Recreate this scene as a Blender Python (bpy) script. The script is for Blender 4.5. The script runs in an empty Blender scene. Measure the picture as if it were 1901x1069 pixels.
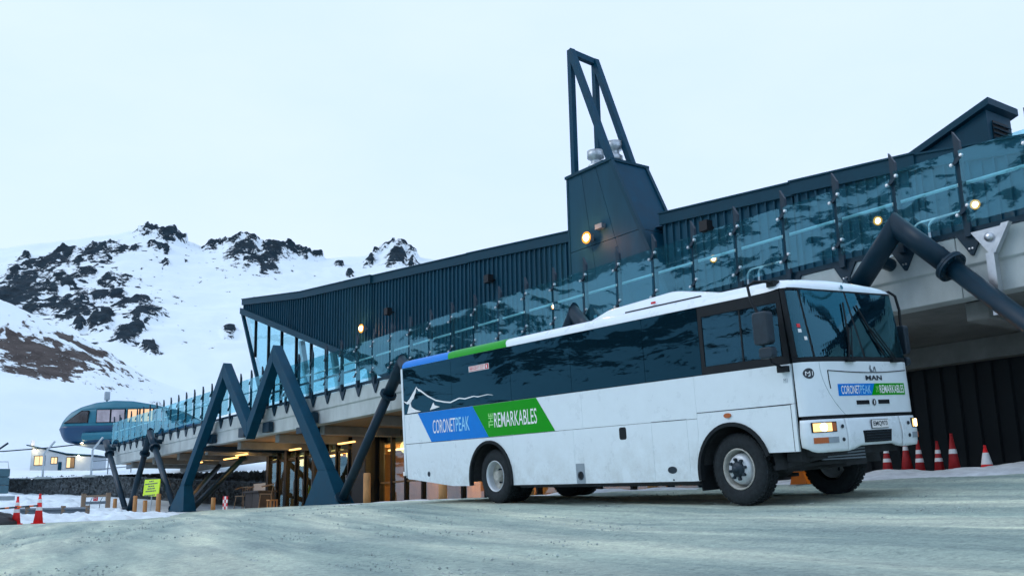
import bpy, bmesh, math, random
import numpy as np
from mathutils import Vector, Matrix

random.seed(7)
SC = bpy.context.scene
COL = SC.collection
PI = math.pi

# ------------------------------------------------------------------ camera
cam_d = bpy.data.cameras.new('camera')
cam = bpy.data.objects.new('camera', cam_d)
COL.objects.link(cam)
cam_d.sensor_width = 36.0
cam_d.lens = 34.87
cam_d.clip_start = 0.05
cam_d.clip_end = 4000
cam.matrix_world = Matrix((
    (0.58039208, 0.19188669, 0.79140668, 0.0),
    (0.81408023, -0.11230601, -0.56979009, 0.0),
    (-0.02045541, 0.97497018, -0.22139268, 0.0),
    (0, 0, 0, 1)))
SC.camera = cam

# ------------------------------------------------------------------ sky, sun, exposure
SUN_EL, SUN_AZ = math.radians(38), math.radians(236)      # azimuth measured from +X, anticlockwise
world = bpy.data.worlds.new('World')
SC.world = world
world.use_nodes = True
wn, wl = world.node_tree.nodes, world.node_tree.links
wn.clear()
w_out = wn.new('ShaderNodeOutputWorld')
w_bg = wn.new('ShaderNodeBackground')
w_sky = wn.new('ShaderNodeTexSky')
w_sky.sky_type = 'NISHITA'
w_sky.sun_disc = False
w_sky.sun_elevation = SUN_EL
w_sky.sun_rotation = PI / 2 - SUN_AZ
w_sky.altitude = 1500
w_sky.dust_density = 3.0
w_mul = wn.new('ShaderNodeMix'); w_mul.data_type = 'RGBA'; w_mul.blend_type = 'MULTIPLY'
w_mul.inputs[0].default_value = 1.0
w_mul.inputs[7].default_value = (0.10, 0.10, 0.10, 1)
w_tc = wn.new('ShaderNodeTexCoord')
w_no = wn.new('ShaderNodeTexNoise'); w_no.inputs['Scale'].default_value = 2.2
w_no.inputs['Detail'].default_value = 5.0; w_no.inputs['Roughness'].default_value = 0.55
w_map = wn.new('ShaderNodeMapping'); w_map.inputs['Scale'].default_value = (1, 1, 2.5)
w_rmp = wn.new('ShaderNodeValToRGB')
w_rmp.color_ramp.elements[0].position = 0.30; w_rmp.color_ramp.elements[0].color = (0.480, 0.605, 0.82, 1)
w_rmp.color_ramp.elements[1].position = 0.72; w_rmp.color_ramp.elements[1].color = (0.545, 0.645, 0.85, 1)
w_mix = wn.new('ShaderNodeMix'); w_mix.data_type = 'RGBA'
w_mix.inputs[0].default_value = 0.92                      # thick even overcast over the clear sky
wl.new(w_tc.outputs['Generated'], w_map.inputs[0]); wl.new(w_map.outputs[0], w_no.inputs['Vector'])
wl.new(w_no.outputs[0], w_rmp.inputs[0])
wl.new(w_sky.outputs[0], w_mul.inputs[6]); wl.new(w_mul.outputs[2], w_mix.inputs[6])
wl.new(w_rmp.outputs[0], w_mix.inputs[7]); wl.new(w_mix.outputs[2], w_bg.inputs[0])
w_bg.inputs[1].default_value = 1.0
wl.new(w_bg.outputs[0], w_out.inputs[0])

sun_d = bpy.data.lights.new('sun', 'SUN')
sun_d.energy = 0.5; sun_d.angle = math.radians(35); sun_d.color = (1.0, 0.985, 0.96)
sun = bpy.data.objects.new('sun', sun_d)
COL.objects.link(sun)
sdir = Vector((math.cos(SUN_AZ) * math.cos(SUN_EL), math.sin(SUN_AZ) * math.cos(SUN_EL), math.sin(SUN_EL)))
sun.rotation_euler = (-sdir).to_track_quat('-Z', 'Y').to_euler()

SC.view_settings.view_transform = 'Standard'
SC.view_settings.look = 'None'
SC.view_settings.exposure = 0.66
SC.view_settings.gamma = 1.0
SC.view_settings.use_curve_mapping = False
SC.render.engine = 'CYCLES'
SC.cycles.max_bounces = 6
SC.cycles.diffuse_bounces = 3
SC.cycles.glossy_bounces = 3
SC.cycles.use_adaptive_sampling = True
SC.cycles.adaptive_threshold = 0.03
SC.cycles.transparent_max_bounces = 10

# ------------------------------------------------------------------ materials
MAT = {}
def mat(name, col, rough=0.6, metal=0.0, var=0.12, scale=6.0, bump=0.0, bscale=60.0, spec=0.5, emit=None, estr=0.0, stretch=None, coat=0.0):
    if name in MAT: return MAT[name]
    m = bpy.data.materials.new(name); m.use_nodes = True
    n, l = m.node_tree.nodes, m.node_tree.links
    b = n['Principled BSDF']
    b.inputs['Base Color'].default_value = (*col, 1)
    b.inputs['Roughness'].default_value = rough
    b.inputs['Metallic'].default_value = metal
    b.inputs['Specular IOR Level'].default_value = spec
    if coat: b.inputs['Coat Weight'].default_value = coat; b.inputs['Coat Roughness'].default_value = 0.08
    tc = n.new('ShaderNodeTexCoord'); mp = n.new('ShaderNodeMapping')
    l.new(tc.outputs['Object'], mp.inputs[0])
    if stretch: mp.inputs['Scale'].default_value = stretch
    if var > 0:
        no = n.new('ShaderNodeTexNoise'); no.inputs['Scale'].default_value = scale
        no.inputs['Detail'].default_value = 6; no.inputs['Roughness'].default_value = 0.65
        l.new(mp.outputs[0], no.inputs['Vector'])
        r = n.new('ShaderNodeValToRGB')
        r.color_ramp.elements[0].position = 0.3; r.color_ramp.elements[1].position = 0.7
        r.color_ramp.elements[0].color = (*[c * (1 - var) for c in col], 1)
        r.color_ramp.elements[1].color = (*[min(1, c * (1 + var)) for c in col], 1)
        l.new(no.outputs[0], r.inputs[0]); l.new(r.outputs[0], b.inputs['Base Color'])
        rr = n.new('ShaderNodeMapRange')
        rr.inputs[3].default_value = max(0.02, rough - 0.08); rr.inputs[4].default_value = min(1, rough + 0.1)
        l.new(no.outputs[0], rr.inputs[0]); l.new(rr.outputs[0], b.inputs['Roughness'])
    if bump > 0:
        nb = n.new('ShaderNodeTexNoise'); nb.inputs['Scale'].default_value = bscale; nb.inputs['Detail'].default_value = 5
        l.new(mp.outputs[0], nb.inputs['Vector'])
        bp = n.new('ShaderNodeBump'); bp.inputs['Strength'].default_value = bump; bp.inputs['Distance'].default_value = 0.02
        l.new(nb.outputs[0], bp.inputs['Height']); l.new(bp.outputs[0], b.inputs['Normal'])
    if emit:
        b.inputs['Emission Color'].default_value = (*emit, 1); b.inputs['Emission Strength'].default_value = estr
    MAT[name] = m
    return m

def glass(name, tint, refl=(0.9, 0.95, 1.0), ior=1.6, rough=0.02, opaque=0.0, base=(0.01, 0.03, 0.045), bump=0.0):
    """tinted sheet: see-through tint plus a mirror reflection by Fresnel, optionally part opaque film"""
    m = bpy.data.materials.new(name); m.use_nodes = True
    n, l = m.node_tree.nodes, m.node_tree.links
    n.clear()
    out = n.new('ShaderNodeOutputMaterial')
    tr = n.new('ShaderNodeBsdfTransparent'); tr.inputs[0].default_value = (*tint, 1)
    df = n.new('ShaderNodeBsdfDiffuse'); df.inputs[0].default_value = (*base, 1)
    gl = n.new('ShaderNodeBsdfGlossy'); gl.inputs[0].default_value = (*refl, 1); gl.inputs['Roughness'].default_value = rough
    fr = n.new('ShaderNodeFresnel'); fr.inputs[0].default_value = ior
    m1 = n.new('ShaderNodeMixShader'); m1.inputs[0].default_value = opaque
    m2 = n.new('ShaderNodeMixShader')
    l.new(tr.outputs[0], m1.inputs[1]); l.new(df.outputs[0], m1.inputs[2])
    ge = n.new('ShaderNodeNewGeometry')          # only the outer face of a sheet mirrors
    iv = n.new('ShaderNodeMath'); iv.operation = 'SUBTRACT'; iv.inputs[0].default_value = 1.0; l.new(ge.outputs['Backfacing'], iv.inputs[1])
    fm = n.new('ShaderNodeMath'); fm.operation = 'MULTIPLY'; l.new(fr.outputs[0], fm.inputs[0]); l.new(iv.outputs[0], fm.inputs[1])
    l.new(fm.outputs[0], m2.inputs[0]); l.new(m1.outputs[0], m2.inputs[1]); l.new(gl.outputs[0], m2.inputs[2])
    if bump:
        tc = n.new('ShaderNodeTexCoord')
        nb = n.new('ShaderNodeTexNoise'); nb.inputs['Scale'].default_value = 1.6; nb.inputs['Detail'].default_value = 2
        l.new(tc.outputs['Object'], nb.inputs['Vector'])
        bp = n.new('ShaderNodeBump'); bp.inputs['Strength'].default_value = bump; bp.inputs['Distance'].default_value = 0.02
        l.new(nb.outputs[0], bp.inputs['Height']); l.new(bp.outputs[0], gl.inputs['Normal'])
    l.new(m2.outputs[0], out.inputs[0])
    MAT[name] = m
    return m

def emis(name, col, s):
    m = bpy.data.materials.new(name); m.use_nodes = True
    n, l = m.node_tree.nodes, m.node_tree.links
    n.clear(); o = n.new('ShaderNodeOutputMaterial'); e = n.new('ShaderNodeEmission')
    e.inputs[0].default_value = (*col, 1); e.inputs[1].default_value = s
    l.new(e.outputs[0], o.inputs[0]); MAT[name] = m
    return m

mat('paint_white', (0.74, 0.83, 0.86), 0.28, var=0.035, scale=2.5, coat=0.4)
def add_dirt():
    m = MAT['paint_white']; n, l = m.node_tree.nodes, m.node_tree.links; b = n['Principled BSDF']
    src = b.inputs['Base Color'].links[0].from_socket
    tc = n.new('ShaderNodeTexCoord'); sp = n.new('ShaderNodeSeparateXYZ'); l.new(tc.outputs['Object'], sp.inputs[0])
    mr = n.new('ShaderNodeMapRange'); mr.inputs[1].default_value = 1.25; mr.inputs[2].default_value = 0.36; mr.inputs[3].default_value = 0.0; mr.inputs[4].default_value = 0.62
    l.new(sp.outputs[2], mr.inputs[0])
    no = n.new('ShaderNodeTexNoise'); no.inputs['Scale'].default_value = 2.6; no.inputs['Detail'].default_value = 8; no.inputs['Roughness'].default_value = 0.75
    l.new(tc.outputs['Object'], no.inputs['Vector'])
    rp = n.new('ShaderNodeValToRGB'); rp.color_ramp.elements[0].position = 0.42; rp.color_ramp.elements[1].position = 0.72; l.new(no.outputs[0], rp.inputs[0])
    ml = n.new('ShaderNodeMath'); ml.operation = 'MULTIPLY'; l.new(mr.outputs[0], ml.inputs[0]); l.new(rp.outputs[0], ml.inputs[1])
    mx = n.new('ShaderNodeMix'); mx.data_type = 'RGBA'; l.new(ml.outputs[0], mx.inputs[0]); l.new(src, mx.inputs[6]); mx.inputs[7].default_value = (0.38, 0.40, 0.37, 1)
    l.new(mx.outputs[2], b.inputs['Base Color'])
add_dirt()
mat('paint_blue', (0.001, 0.20, 0.66), 0.4, var=0.04, spec=0.15)
mat('paint_green', (0.003, 0.31, 0.004), 0.4, var=0.04, spec=0.15)
mat('letter_white', (0.85, 0.87, 0.87), 0.45, var=0.03)
mat('letter_pale', (0.30, 0.68, 0.92), 0.45, var=0.03)
mat('letter_green', (0.30, 0.75, 0.22), 0.45, var=0.03)
mat('letter_dark', (0.02, 0.03, 0.04), 0.4, var=0.03)
mat('black_rubber', (0.010, 0.014, 0.017), 0.75, spec=0.25, var=0.3, scale=9, bump=0.2, bscale=90)
mat('black_plastic', (0.006, 0.010, 0.013), 0.5, var=0.2, spec=0.25)
mat('tyre', (0.018, 0.024, 0.028), 0.85, spec=0.3, var=0.35, scale=14, bump=0.25, bscale=70)
mat('rim_silver', (0.55, 0.60, 0.63), 0.4, 0.3, var=0.12, scale=10)
mat('rim_dusty', (0.42, 0.42, 0.38), 0.7, 0.1, var=0.3, scale=12)
mat('hub_dark', (0.012, 0.028, 0.042), 0.55, 0.2, var=0.3)
mat('chassis', (0.03, 0.035, 0.04), 0.8, var=0.4, scale=5, bump=0.3, bscale=20)
mat('grey_metal', (0.16, 0.20, 0.23), 0.5, 0.5, var=0.15)
mat('steel_blue', (0.002, 0.048, 0.086), 0.5, spec=0.12, var=0.16, scale=2.0, bump=0.05, bscale=30)
mat('tube_blue', (0.002, 0.023, 0.041), 0.42, spec=0.3, var=0.18, scale=3.0, bump=0.04, bscale=40)
mat('clad_blue', (0.009, 0.056, 0.090), 0.55, 0.0, spec=0.12, var=0.24, scale=0.9, stretch=(1, 1, 0.15))
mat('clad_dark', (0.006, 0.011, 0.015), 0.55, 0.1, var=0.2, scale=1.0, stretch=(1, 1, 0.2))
mat('trim_blue', (0.005, 0.044, 0.071), 0.5, 0.0, spec=0.12, var=0.1, scale=1.5)
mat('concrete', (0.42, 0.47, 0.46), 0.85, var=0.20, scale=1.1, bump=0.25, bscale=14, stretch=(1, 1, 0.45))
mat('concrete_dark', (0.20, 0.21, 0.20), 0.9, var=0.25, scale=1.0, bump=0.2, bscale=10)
mat('timber_soffit', (0.30, 0.19, 0.10), 0.7, var=0.2, scale=2.0, stretch=(0.3, 3, 1))
mat('frame_dark', (0.004, 0.007, 0.010), 0.45, spec=0.2, var=0.15)
mat('stainless', (0.55, 0.58, 0.60), 0.3, 0.9, var=0.1, scale=8)
mat('galv', (0.48, 0.54, 0.57), 0.42, 0.7, var=0.15, scale=9)
mat('bollard_timber', (0.48, 0.24, 0.09), 0.8, var=0.25, scale=7, stretch=(3, 3, 0.4), bump=0.2, bscale=25)
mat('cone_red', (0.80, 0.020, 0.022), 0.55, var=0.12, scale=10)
mat('cone_shaded', (0.36, 0.013, 0.016), 0.6, var=0.25, scale=8)  # cone red darkened, the shade under the deck put into the colour
mat('cone_band', (0.78, 0.80, 0.80), 0.5, var=0.08)
mat('sign_yellow', (0.62, 0.86, 0.0), 0.5, var=0.04)
mat('wood_grey', (0.22, 0.16, 0.11), 0.85, var=0.3, scale=8, stretch=(0.5, 4, 4))
mat('wood_warm', (0.30, 0.17, 0.07), 0.6, var=0.25, scale=3, stretch=(1, 1, 0.3))
mat('furniture_dark', (0.06, 0.055, 0.055), 0.6, var=0.2)
mat('chair_tan', (0.30, 0.21, 0.13), 0.55, var=0.2)
mat('term_blue', (0.002, 0.050, 0.125), 0.35, var=0.1, scale=1)
mat('term_teal', (0.012, 0.15, 0.21), 0.4, var=0.1, scale=1)
mat('term_grey', (0.20, 0.24, 0.27), 0.6, var=0.15, scale=1)
mat('hut_wall', (0.42, 0.48, 0.52), 0.7, var=0.08, scale=2)
mat('stone_grey', (0.10, 0.115, 0.12), 0.9, var=0.45, scale=3.0)
mat('snow', (0.76, 0.85, 0.88), 0.75, var=0.05, scale=1.2, bump=0.35, bscale=7)
mat('snow_bankside', (0.70, 0.79, 0.82), 0.8, var=0.16, scale=1.6, bump=0.6, bscale=5)
mat('snow_dirty', (0.62, 0.66, 0.67), 0.8, var=0.22, scale=3.5, bump=0.5, bscale=12)
mat('bag_black', (0.008, 0.010, 0.012), 0.5, var=0.2, bump=0.6, bscale=8)
mat('skip_teal', (0.05, 0.13, 0.17), 0.6, var=0.15)
mat('amber', (0.75, 0.16, 0.01), 0.3, var=0.05)
mat('amber_dim', (0.45, 0.11, 0.02), 0.3, var=0.05)
mat('red', (0.62, 0.02, 0.03), 0.5, var=0.1)
mat('paper', (0.80, 0.80, 0.78), 0.6, var=0.03)
mat('grey_plate', (0.28, 0.34, 0.38), 0.5, 0.2, var=0.1)
mat('interior_dark', (0.02, 0.024, 0.028), 0.8, var=0.2)
mat('seat_fabric', (0.04, 0.07, 0.10), 0.9, var=0.3, scale=15)
mat('dust_band', (0.30, 0.31, 0.28), 0.9, var=0.3, scale=6)
glass('glass_side', (0.02, 0.05, 0.07), (0.26, 0.70, 0.92), 1.52, 0.012, 0.97, (0.002, 0.012, 0.02), bump=0.008)
glass('glass_driver', (0.30, 0.40, 0.45), (0.30, 0.76, 1.0), 1.85, 0.012, 0.6, (0.004, 0.013, 0.02), bump=0.02)
glass('glass_wind', (0.50, 0.66, 0.70), (0.30, 0.80, 1.0), 2.0, 0.012, 0.35, (0.006, 0.02, 0.03))
glass('glass_rail', (0.66, 0.88, 0.92), (0.48, 0.90, 1.0), 2.4, 0.012, 0.025, (0.03, 0.46, 0.56), bump=0.012)
glass('glass_prow', (0.80, 0.95, 0.98), (0.60, 0.88, 1.0), 1.7, 0.012, 0.04, (0.02, 0.22, 0.32), bump=0.03)
glass('glass_door', (0.78, 0.82, 0.82), (0.55, 0.9, 1.0), 2.1, 0.015, 0.0, bump=0.03)
glass('glass_term', (0.30, 0.26, 0.26), (0.8, 0.85, 0.9), 1.8, 0.05, 0.2, (0.2, 0.15, 0.13))
emis('lamp_warm', (1.0, 0.80, 0.45), 12.0)
emis('lamp_halo', (1.0, 0.36, 0.05), 1.1)
emis('strip_warm', (1.0, 0.55, 0.16), 5.0)
emis('strip_soft', (1.0, 0.52, 0.15), 2.2)
emis('window_warm', (1.0, 0.72, 0.40), 0.9)
emis('headlight_glow', (1.0, 0.60, 0.22), 1.5)
emis('headlight_core', (1.0, 0.84, 0.55), 6.0)
emis('hut_lamp', (1.0, 0.82, 0.5), 10.0)

# ------------------------------------------------------------------ mesh helpers
def obj(name, verts, faces, m, parent=None, smooth=False, local=False):
    me = bpy.data.meshes.new(name)
    me.from_pydata([tuple(v) for v in verts], [], faces)
    me.update()
    bm = bmesh.new(); bm.from_mesh(me)
    bmesh.ops.recalc_face_normals(bm, faces=bm.faces)
    bm.to_mesh(me); bm.free()
    if smooth:
        me.polygons.foreach_set('use_smooth', [True] * len(me.polygons))
    return link(name, me, m, parent, local)

def link(name, me, m, parent=None, local=False):
    if m is not None and not me.materials:
        for k in (m if isinstance(m, (list, tuple)) else [m]): me.materials.append(MAT[k])
    o = bpy.data.objects.new(name, me)
    COL.objects.link(o)
    if parent is not None:
        o.parent = parent
        if not local:
            root = parent
            while root.parent is not None: root = root.parent
            if parent is root and parent.type == 'EMPTY':
                o.matrix_parent_inverse = parent.matrix_basis.inverted()
    return o

def thing(name, label, cat, loc=(0, 0, 0), group=None, mtx=None):
    o = bpy.data.objects.new(name, None)
    o.empty_display_size = 0.2
    COL.objects.link(o)
    if mtx is not None: o.matrix_world = mtx
    else: o.location = loc
    tag(o, label, cat, group)
    return o

def tag(o, label=None, cat=None, group=None, kind=None):
    if label: o['label'] = label
    if cat: o['category'] = cat
    if group: o['group'] = group
    if kind: o['kind'] = kind
    return o

class MB:
    """collects boxes, tubes, prisms and lathes for one part"""
    def __init__(s): s.v = []; s.f = []
    def add(s, v, f):
        b = len(s.v); s.v += [tuple(p) for p in v]; s.f += [[i + b for i in q] for q in f]; return s
    def box(s, x0, x1, y0, y1, z0, z1):
        return s.add([(x0, y0, z0), (x1, y0, z0), (x1, y1, z0), (x0, y1, z0), (x0, y0, z1), (x1, y0, z1), (x1, y1, z1), (x0, y1, z1)],
                     [(0, 3, 2, 1), (4, 5, 6, 7), (0, 1, 5, 4), (1, 2, 6, 5), (2, 3, 7, 6), (3, 0, 4, 7)])
    def prism(s, poly, fn, d0, d1):
        """poly: 2D points, fn(a, b, d) -> xyz"""
        n = len(poly)
        v = [fn(a, b, d0) for a, b in poly] + [fn(a, b, d1) for a, b in poly]
        f = [list(range(n))[::-1], list(range(n, 2 * n))] + [(i, (i + 1) % n, n + (i + 1) % n, n + i) for i in range(n)]
        return s.add(v, f)
    def tube(s, p0, p1, r0, r1=None, n=12, caps=True):
        r1 = r0 if r1 is None else r1
        p0, p1 = Vector(p0), Vector(p1)
        ax = (p1 - p0).normalized()
        a = ax.orthogonal().normalized(); b = ax.cross(a)
        v = []
        for p, r in ((p0, r0), (p1, r1)):
            v += [p + (a * math.cos(2 * PI * i / n) + b * math.sin(2 * PI * i / n)) * r for i in range(n)]
        f = [(i, (i + 1) % n, n + (i + 1) % n, n + i) for i in range(n)]
        if caps: f += [list(range(n))[::-1], list(range(n, 2 * n))]
        return s.add(v, f)
    def path(s, pts, r, n=8):
        pts = [Vector(p) for p in pts]
        rings = []
        prev = None
        for i, p in enumerate(pts):
            d = (pts[min(i + 1, len(pts) - 1)] - pts[max(i - 1, 0)]).normalized()
            if prev is None: a = d.orthogonal().normalized()
            else: a = (prev - d * prev.dot(d)).normalized()
            prev = a; b = d.cross(a)
            rings.append([p + (a * math.cos(2 * PI * k / n) + b * math.sin(2 * PI * k / n)) * r for k in range(n)])
        v = [q for g in rings for q in g]
        f = []
        for i in range(len(rings) - 1):
            for k in range(n): f.append((i * n + k, i * n + (k + 1) % n, (i + 1) * n + (k + 1) % n, (i + 1) * n + k))
        f += [list(range(n))[::-1], list(range((len(rings) - 1) * n, len(rings) * n))]
        return s.add(v, f)
    def beam(s, p0, p1, w, h, up=(0, 0, 1)):
        p0, p1 = Vector(p0), Vector(p1)
        d = (p1 - p0).normalized()
        sd = d.cross(Vector(up)).normalized(); u = sd.cross(d)
        v = []
        for p in (p0, p1):
            v += [p - sd * w / 2 - u * h / 2, p + sd * w / 2 - u * h / 2, p + sd * w / 2 + u * h / 2, p - sd * w / 2 + u * h / 2]
        return s.add(v, [(0, 1, 2, 3), (7, 6, 5, 4), (0, 4, 5, 1), (1, 5, 6, 2), (2, 6, 7, 3), (3, 7, 4, 0)])
    def lathe(s, prof, c, axis='z', n=24, close=False):
        """prof: (radius, along) pairs round an axis through c"""
        v = []
        for r, h in prof:
            for i in range(n):
                a = 2 * PI * i / n; x, y = r * math.cos(a), r * math.sin(a)
                if axis == 'z': v.append((c[0] + x, c[1] + y, c[2] + h))
                elif axis == 'y': v.append((c[0] + x, c[1] + h, c[2] + y))
                else: v.append((c[0] + h, c[1] + x, c[2] + y))
        f = []
        for j in range(len(prof) - 1):
            for i in range(n): f.append((j * n + i, j * n + (i + 1) % n, (j + 1) * n + (i + 1) % n, (j + 1) * n + i))
        if close: f += [list(range(n))[::-1], list(range((len(prof) - 1) * n, len(prof) * n))]
        return s.add(v, f)
    def grid(s, fn, na, nb, back=None):
        """fn(i/na, j/nb) -> xyz; back: second surface closing a shell"""
        v = [fn(i / na, j / nb) for i in range(na + 1) for j in range(nb + 1)]
        q = lambda i, j: i * (nb + 1) + j
        f = [(q(i, j), q(i + 1, j), q(i + 1, j + 1), q(i, j + 1)) for i in range(na) for j in range(nb)]
        if back:
            m = len(v)
            v += [back(i / na, j / nb) for i in range(na + 1) for j in range(nb + 1)]
            f += [(m + a, m + d, m + c, m + b) for a, b, c, d in list(f)]
            ring = [q(i, 0) for i in range(na + 1)] + [q(na, j) for j in range(1, nb + 1)] + [q(i, nb) for i in range(na - 1, -1, -1)] + [q(0, j) for j in range(nb - 1, 0, -1)]
            for k in range(len(ring)):
                a, b = ring[k], ring[(k + 1) % len(ring)]
                f.append((a, b, m + b, m + a))
        return s.add(v, f)
    def build(s, name, m, parent=None, smooth=False, local=False):
        return obj(name, s.v, s.f, m, parent, smooth, local)

def bevel(o, w, seg=1):
    md = o.modifiers.new('bevel', 'BEVEL'); md.width = w; md.segments = seg; md.limit_method = 'ANGLE'; md.angle_limit = math.radians(35)
    return o

XZ = lambda a, b, d: (a, d, b)        # outline in X and Z, depth along Y
def lamp(name, loc, power, col=(1.0, 0.62, 0.26), size=0.15, parent=None):
    d = bpy.data.lights.new(name, 'POINT'); d.energy = power; d.color = col; d.shadow_soft_size = size
    o = bpy.data.objects.new(name, d); COL.objects.link(o); o.location = loc
    if parent is not None:
        o.parent = parent; o.matrix_parent_inverse = parent.matrix_basis.inverted()
    return o

FONT_CACHE = {}
def text_shape(s, bold=0.0):
    key = (s, bold)
    if key not in FONT_CACHE:
        c = bpy.data.curves.new('text', 'FONT'); c.body = s; c.size = 1.0; c.offset = bold; c.resolution_u = 3
        o = bpy.data.objects.new('text', c); COL.objects.link(o)
        me = bpy.data.meshes.new_from_object(o)
        v = np.array([p.co[:2] for p in me.vertices]); f = [tuple(p.vertices) for p in me.polygons]
        bpy.data.objects.remove(o); bpy.data.curves.remove(c); bpy.data.meshes.remove(me)
        lo, hi = v.min(0), v.max(0)
        FONT_CACHE[key] = ((v - lo) / (hi - lo), f)
    return FONT_CACHE[key]
def lettering(s, m, parent, fn, a0, a1, b0, b1, bold=0.02, rot=False, shear=0.0):
    v, f = text_shape(s, bold)
    pts = []
    for x, y in v:
        if rot: x, y = 1 - y, x
        pts.append(fn(a0 + (a1 - a0) * x + shear * (y - .5), b0 + (b1 - b0) * y))
    me = bpy.data.meshes.new('lettering'); me.from_pydata([tuple(p) for p in pts], [], f)
    return link('lettering', me, m, parent, True)

# ------------------------------------------------------------------ noise and terrain
def _hash(ix, iy, seed):
    h = (ix.astype(np.int64) * 374761393 + iy.astype(np.int64) * 668265263 + seed * 1442695041) & 0x7fffffff
    h = ((h ^ (h >> 13)) * 1274126177) & 0x7fffffff
    return ((h ^ (h >> 16)) & 0xffff) / 65535.0
def vnoise(x, y, seed=0):
    x = np.asarray(x, float); y = np.asarray(y, float)
    ix, iy = np.floor(x), np.floor(y); fx, fy = x - ix, y - iy
    fx = fx * fx * (3 - 2 * fx); fy = fy * fy * (3 - 2 * fy)
    a = _hash(ix, iy, seed); b = _hash(ix + 1, iy, seed); c = _hash(ix, iy + 1, seed); d = _hash(ix + 1, iy + 1, seed)
    return (a * (1 - fx) + b * fx) * (1 - fy) + (c * (1 - fx) + d * fx) * fy
def fbm(x, y, oct=4, seed=0):
    s = 0; a = 0.5; t = 0
    for k in range(oct):
        s = s + a * vnoise(x * 2 ** k, y * 2 ** k, seed + k * 17); t += a; a *= 0.5
    return s / t
def sstep(a, b, x):
    t = np.clip((np.asarray(x, float) - a) / (b - a), 0, 1); return t * t * (3 - 2 * t)

def gz(x, y):
    """height of the yard: rises gently to a crest in front of the building"""
    x = np.asarray(x, float); y = np.asarray(y, float)
    z = np.where(y < 16.0, 0.45 - 0.066 * (16.0 - y), 0.45)
    z = z + np.clip(-0.0245 * (x + 14.6), -0.125, 0.10) * sstep(3, 9, y) * (1 - sstep(12.5, 16, y))
    w = sstep(-26, -34, x) * (1 - sstep(12, 16, y))
    z = z * (1 - w) + w * np.where(y < 14, -0.02 + 0.02 * (y - 6.5), 0.13 + (y - 14) * .1)
    return z

def sheet(name, X, Y, Z, m, attr=None, kind='structure', smooth=True):
    na, nb = X.shape
    v = np.stack([X, Y, Z], -1).reshape(-1, 3)
    i, j = np.meshgrid(np.arange(na - 1), np.arange(nb - 1), indexing='ij')
    q = (i * nb + j).ravel()
    f = np.stack([q, q + nb, q + nb + 1, q + 1], -1)
    me = bpy.data.meshes.new(name)
    me.vertices.add(len(v)); me.vertices.foreach_set('co', v.ravel())
    me.loops.add(f.size); me.loops.foreach_set('vertex_index', f.ravel().astype(np.int32))
    me.polygons.add(len(f)); me.polygons.foreach_set('loop_start', np.arange(0, f.size, 4, dtype=np.int32))
    me.update(calc_edges=True); me.validate()
    if me.polygons[0].normal.z < 0: me.flip_normals()
    me.polygons.foreach_set('use_smooth', [smooth] * len(me.polygons))
    for k, a in (attr or {}).items():
        at = me.attributes.new(k, 'FLOAT', 'POINT'); at.data.foreach_set('value', np.asarray(a, float).ravel())
    o = link(name, me, m)
    o['kind'] = kind
    return o

def nodes_of(name):
    m = bpy.data.materials.new(name); m.use_nodes = True; MAT[name] = m
    return m.node_tree.nodes, m.node_tree.links, m.node_tree.nodes['Principled BSDF']
def noise_node(n, l, vec, scale, detail=5, rough=0.6):
    t = n.new('ShaderNodeTexNoise'); t.inputs['Scale'].default_value = scale; t.inputs['Detail'].default_value = detail
    t.inputs['Roughness'].default_value = rough; l.new(vec, t.inputs['Vector']); return t.outputs[0]
def ramp(n, l, fac, stops):
    r = n.new('ShaderNodeValToRGB')
    while len(r.color_ramp.elements) < len(stops): r.color_ramp.elements.new(0.5)
    for e, (p, c) in zip(r.color_ramp.elements, stops):
        e.position = p; e.color = (*c, 1) if len(c) == 3 else c
    l.new(fac, r.inputs[0]); return r.outputs[0]
def math_node(n, l, op, a, b):
    t = n.new('ShaderNodeMath'); t.operation = op
    for k, v in ((0, a), (1, b)):
        if isinstance(v, (int, float)): t.inputs[k].default_value = v
        else: l.new(v, t.inputs[k])
    return t.outputs[0]
def mix_node(n, l, fac, a, b, blend='MIX'):
    t = n.new('ShaderNodeMix'); t.data_type = 'RGBA'; t.blend_type = blend
    for k, v in ((0, fac), (6, a), (7, b)):
        if isinstance(v, (int, float)): t.inputs[k].default_value = v
        elif isinstance(v, tuple): t.inputs[k].default_value = (*v, 1)
        else: l.new(v, t.inputs[k])
    return t.outputs[2]

# gravel material: compacted pale wheel tracks over darker loose stones
n, l, b = nodes_of('gravel')
tc = n.new('ShaderNodeTexCoord'); P = tc.outputs['Object']
def along(deg, sx, sy):
    a_ = n.new('ShaderNodeMapping'); a_.inputs['Rotation'].default_value = (0, 0, math.radians(deg)); l.new(P, a_.inputs[0])
    b_ = n.new('ShaderNodeMapping'); b_.inputs['Scale'].default_value = (sx, sy, 1); l.new(a_.outputs[0], b_.inputs[0])
    return b_.outputs[0]
tracks = noise_node(n, l, along(17, 0.07, 1.0), 1.05, 3, 0.55)
tracks2 = noise_node(n, l, along(10, 0.12, 1.9), 1.7, 3, 0.5)
big = noise_node(n, l, P, 0.35, 4)
fine = noise_node(n, l, P, 38, 6, 0.75)
c0 = ramp(n, l, tracks, [(0.38, (0.340, 0.430, 0.385)), (0.50, (0.470, 0.550, 0.470)), (0.61, (0.640, 0.690, 0.560))])
c1 = ramp(n, l, tracks2, [(0.38, (0.74, 0.77, 0.79)), (0.62, (1.08, 1.08, 1.05))])
c = mix_node(n, l, 0.8, c0, c1, 'MULTIPLY')
mid = noise_node(n, l, P, 9.0, 6, 0.75)
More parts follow.
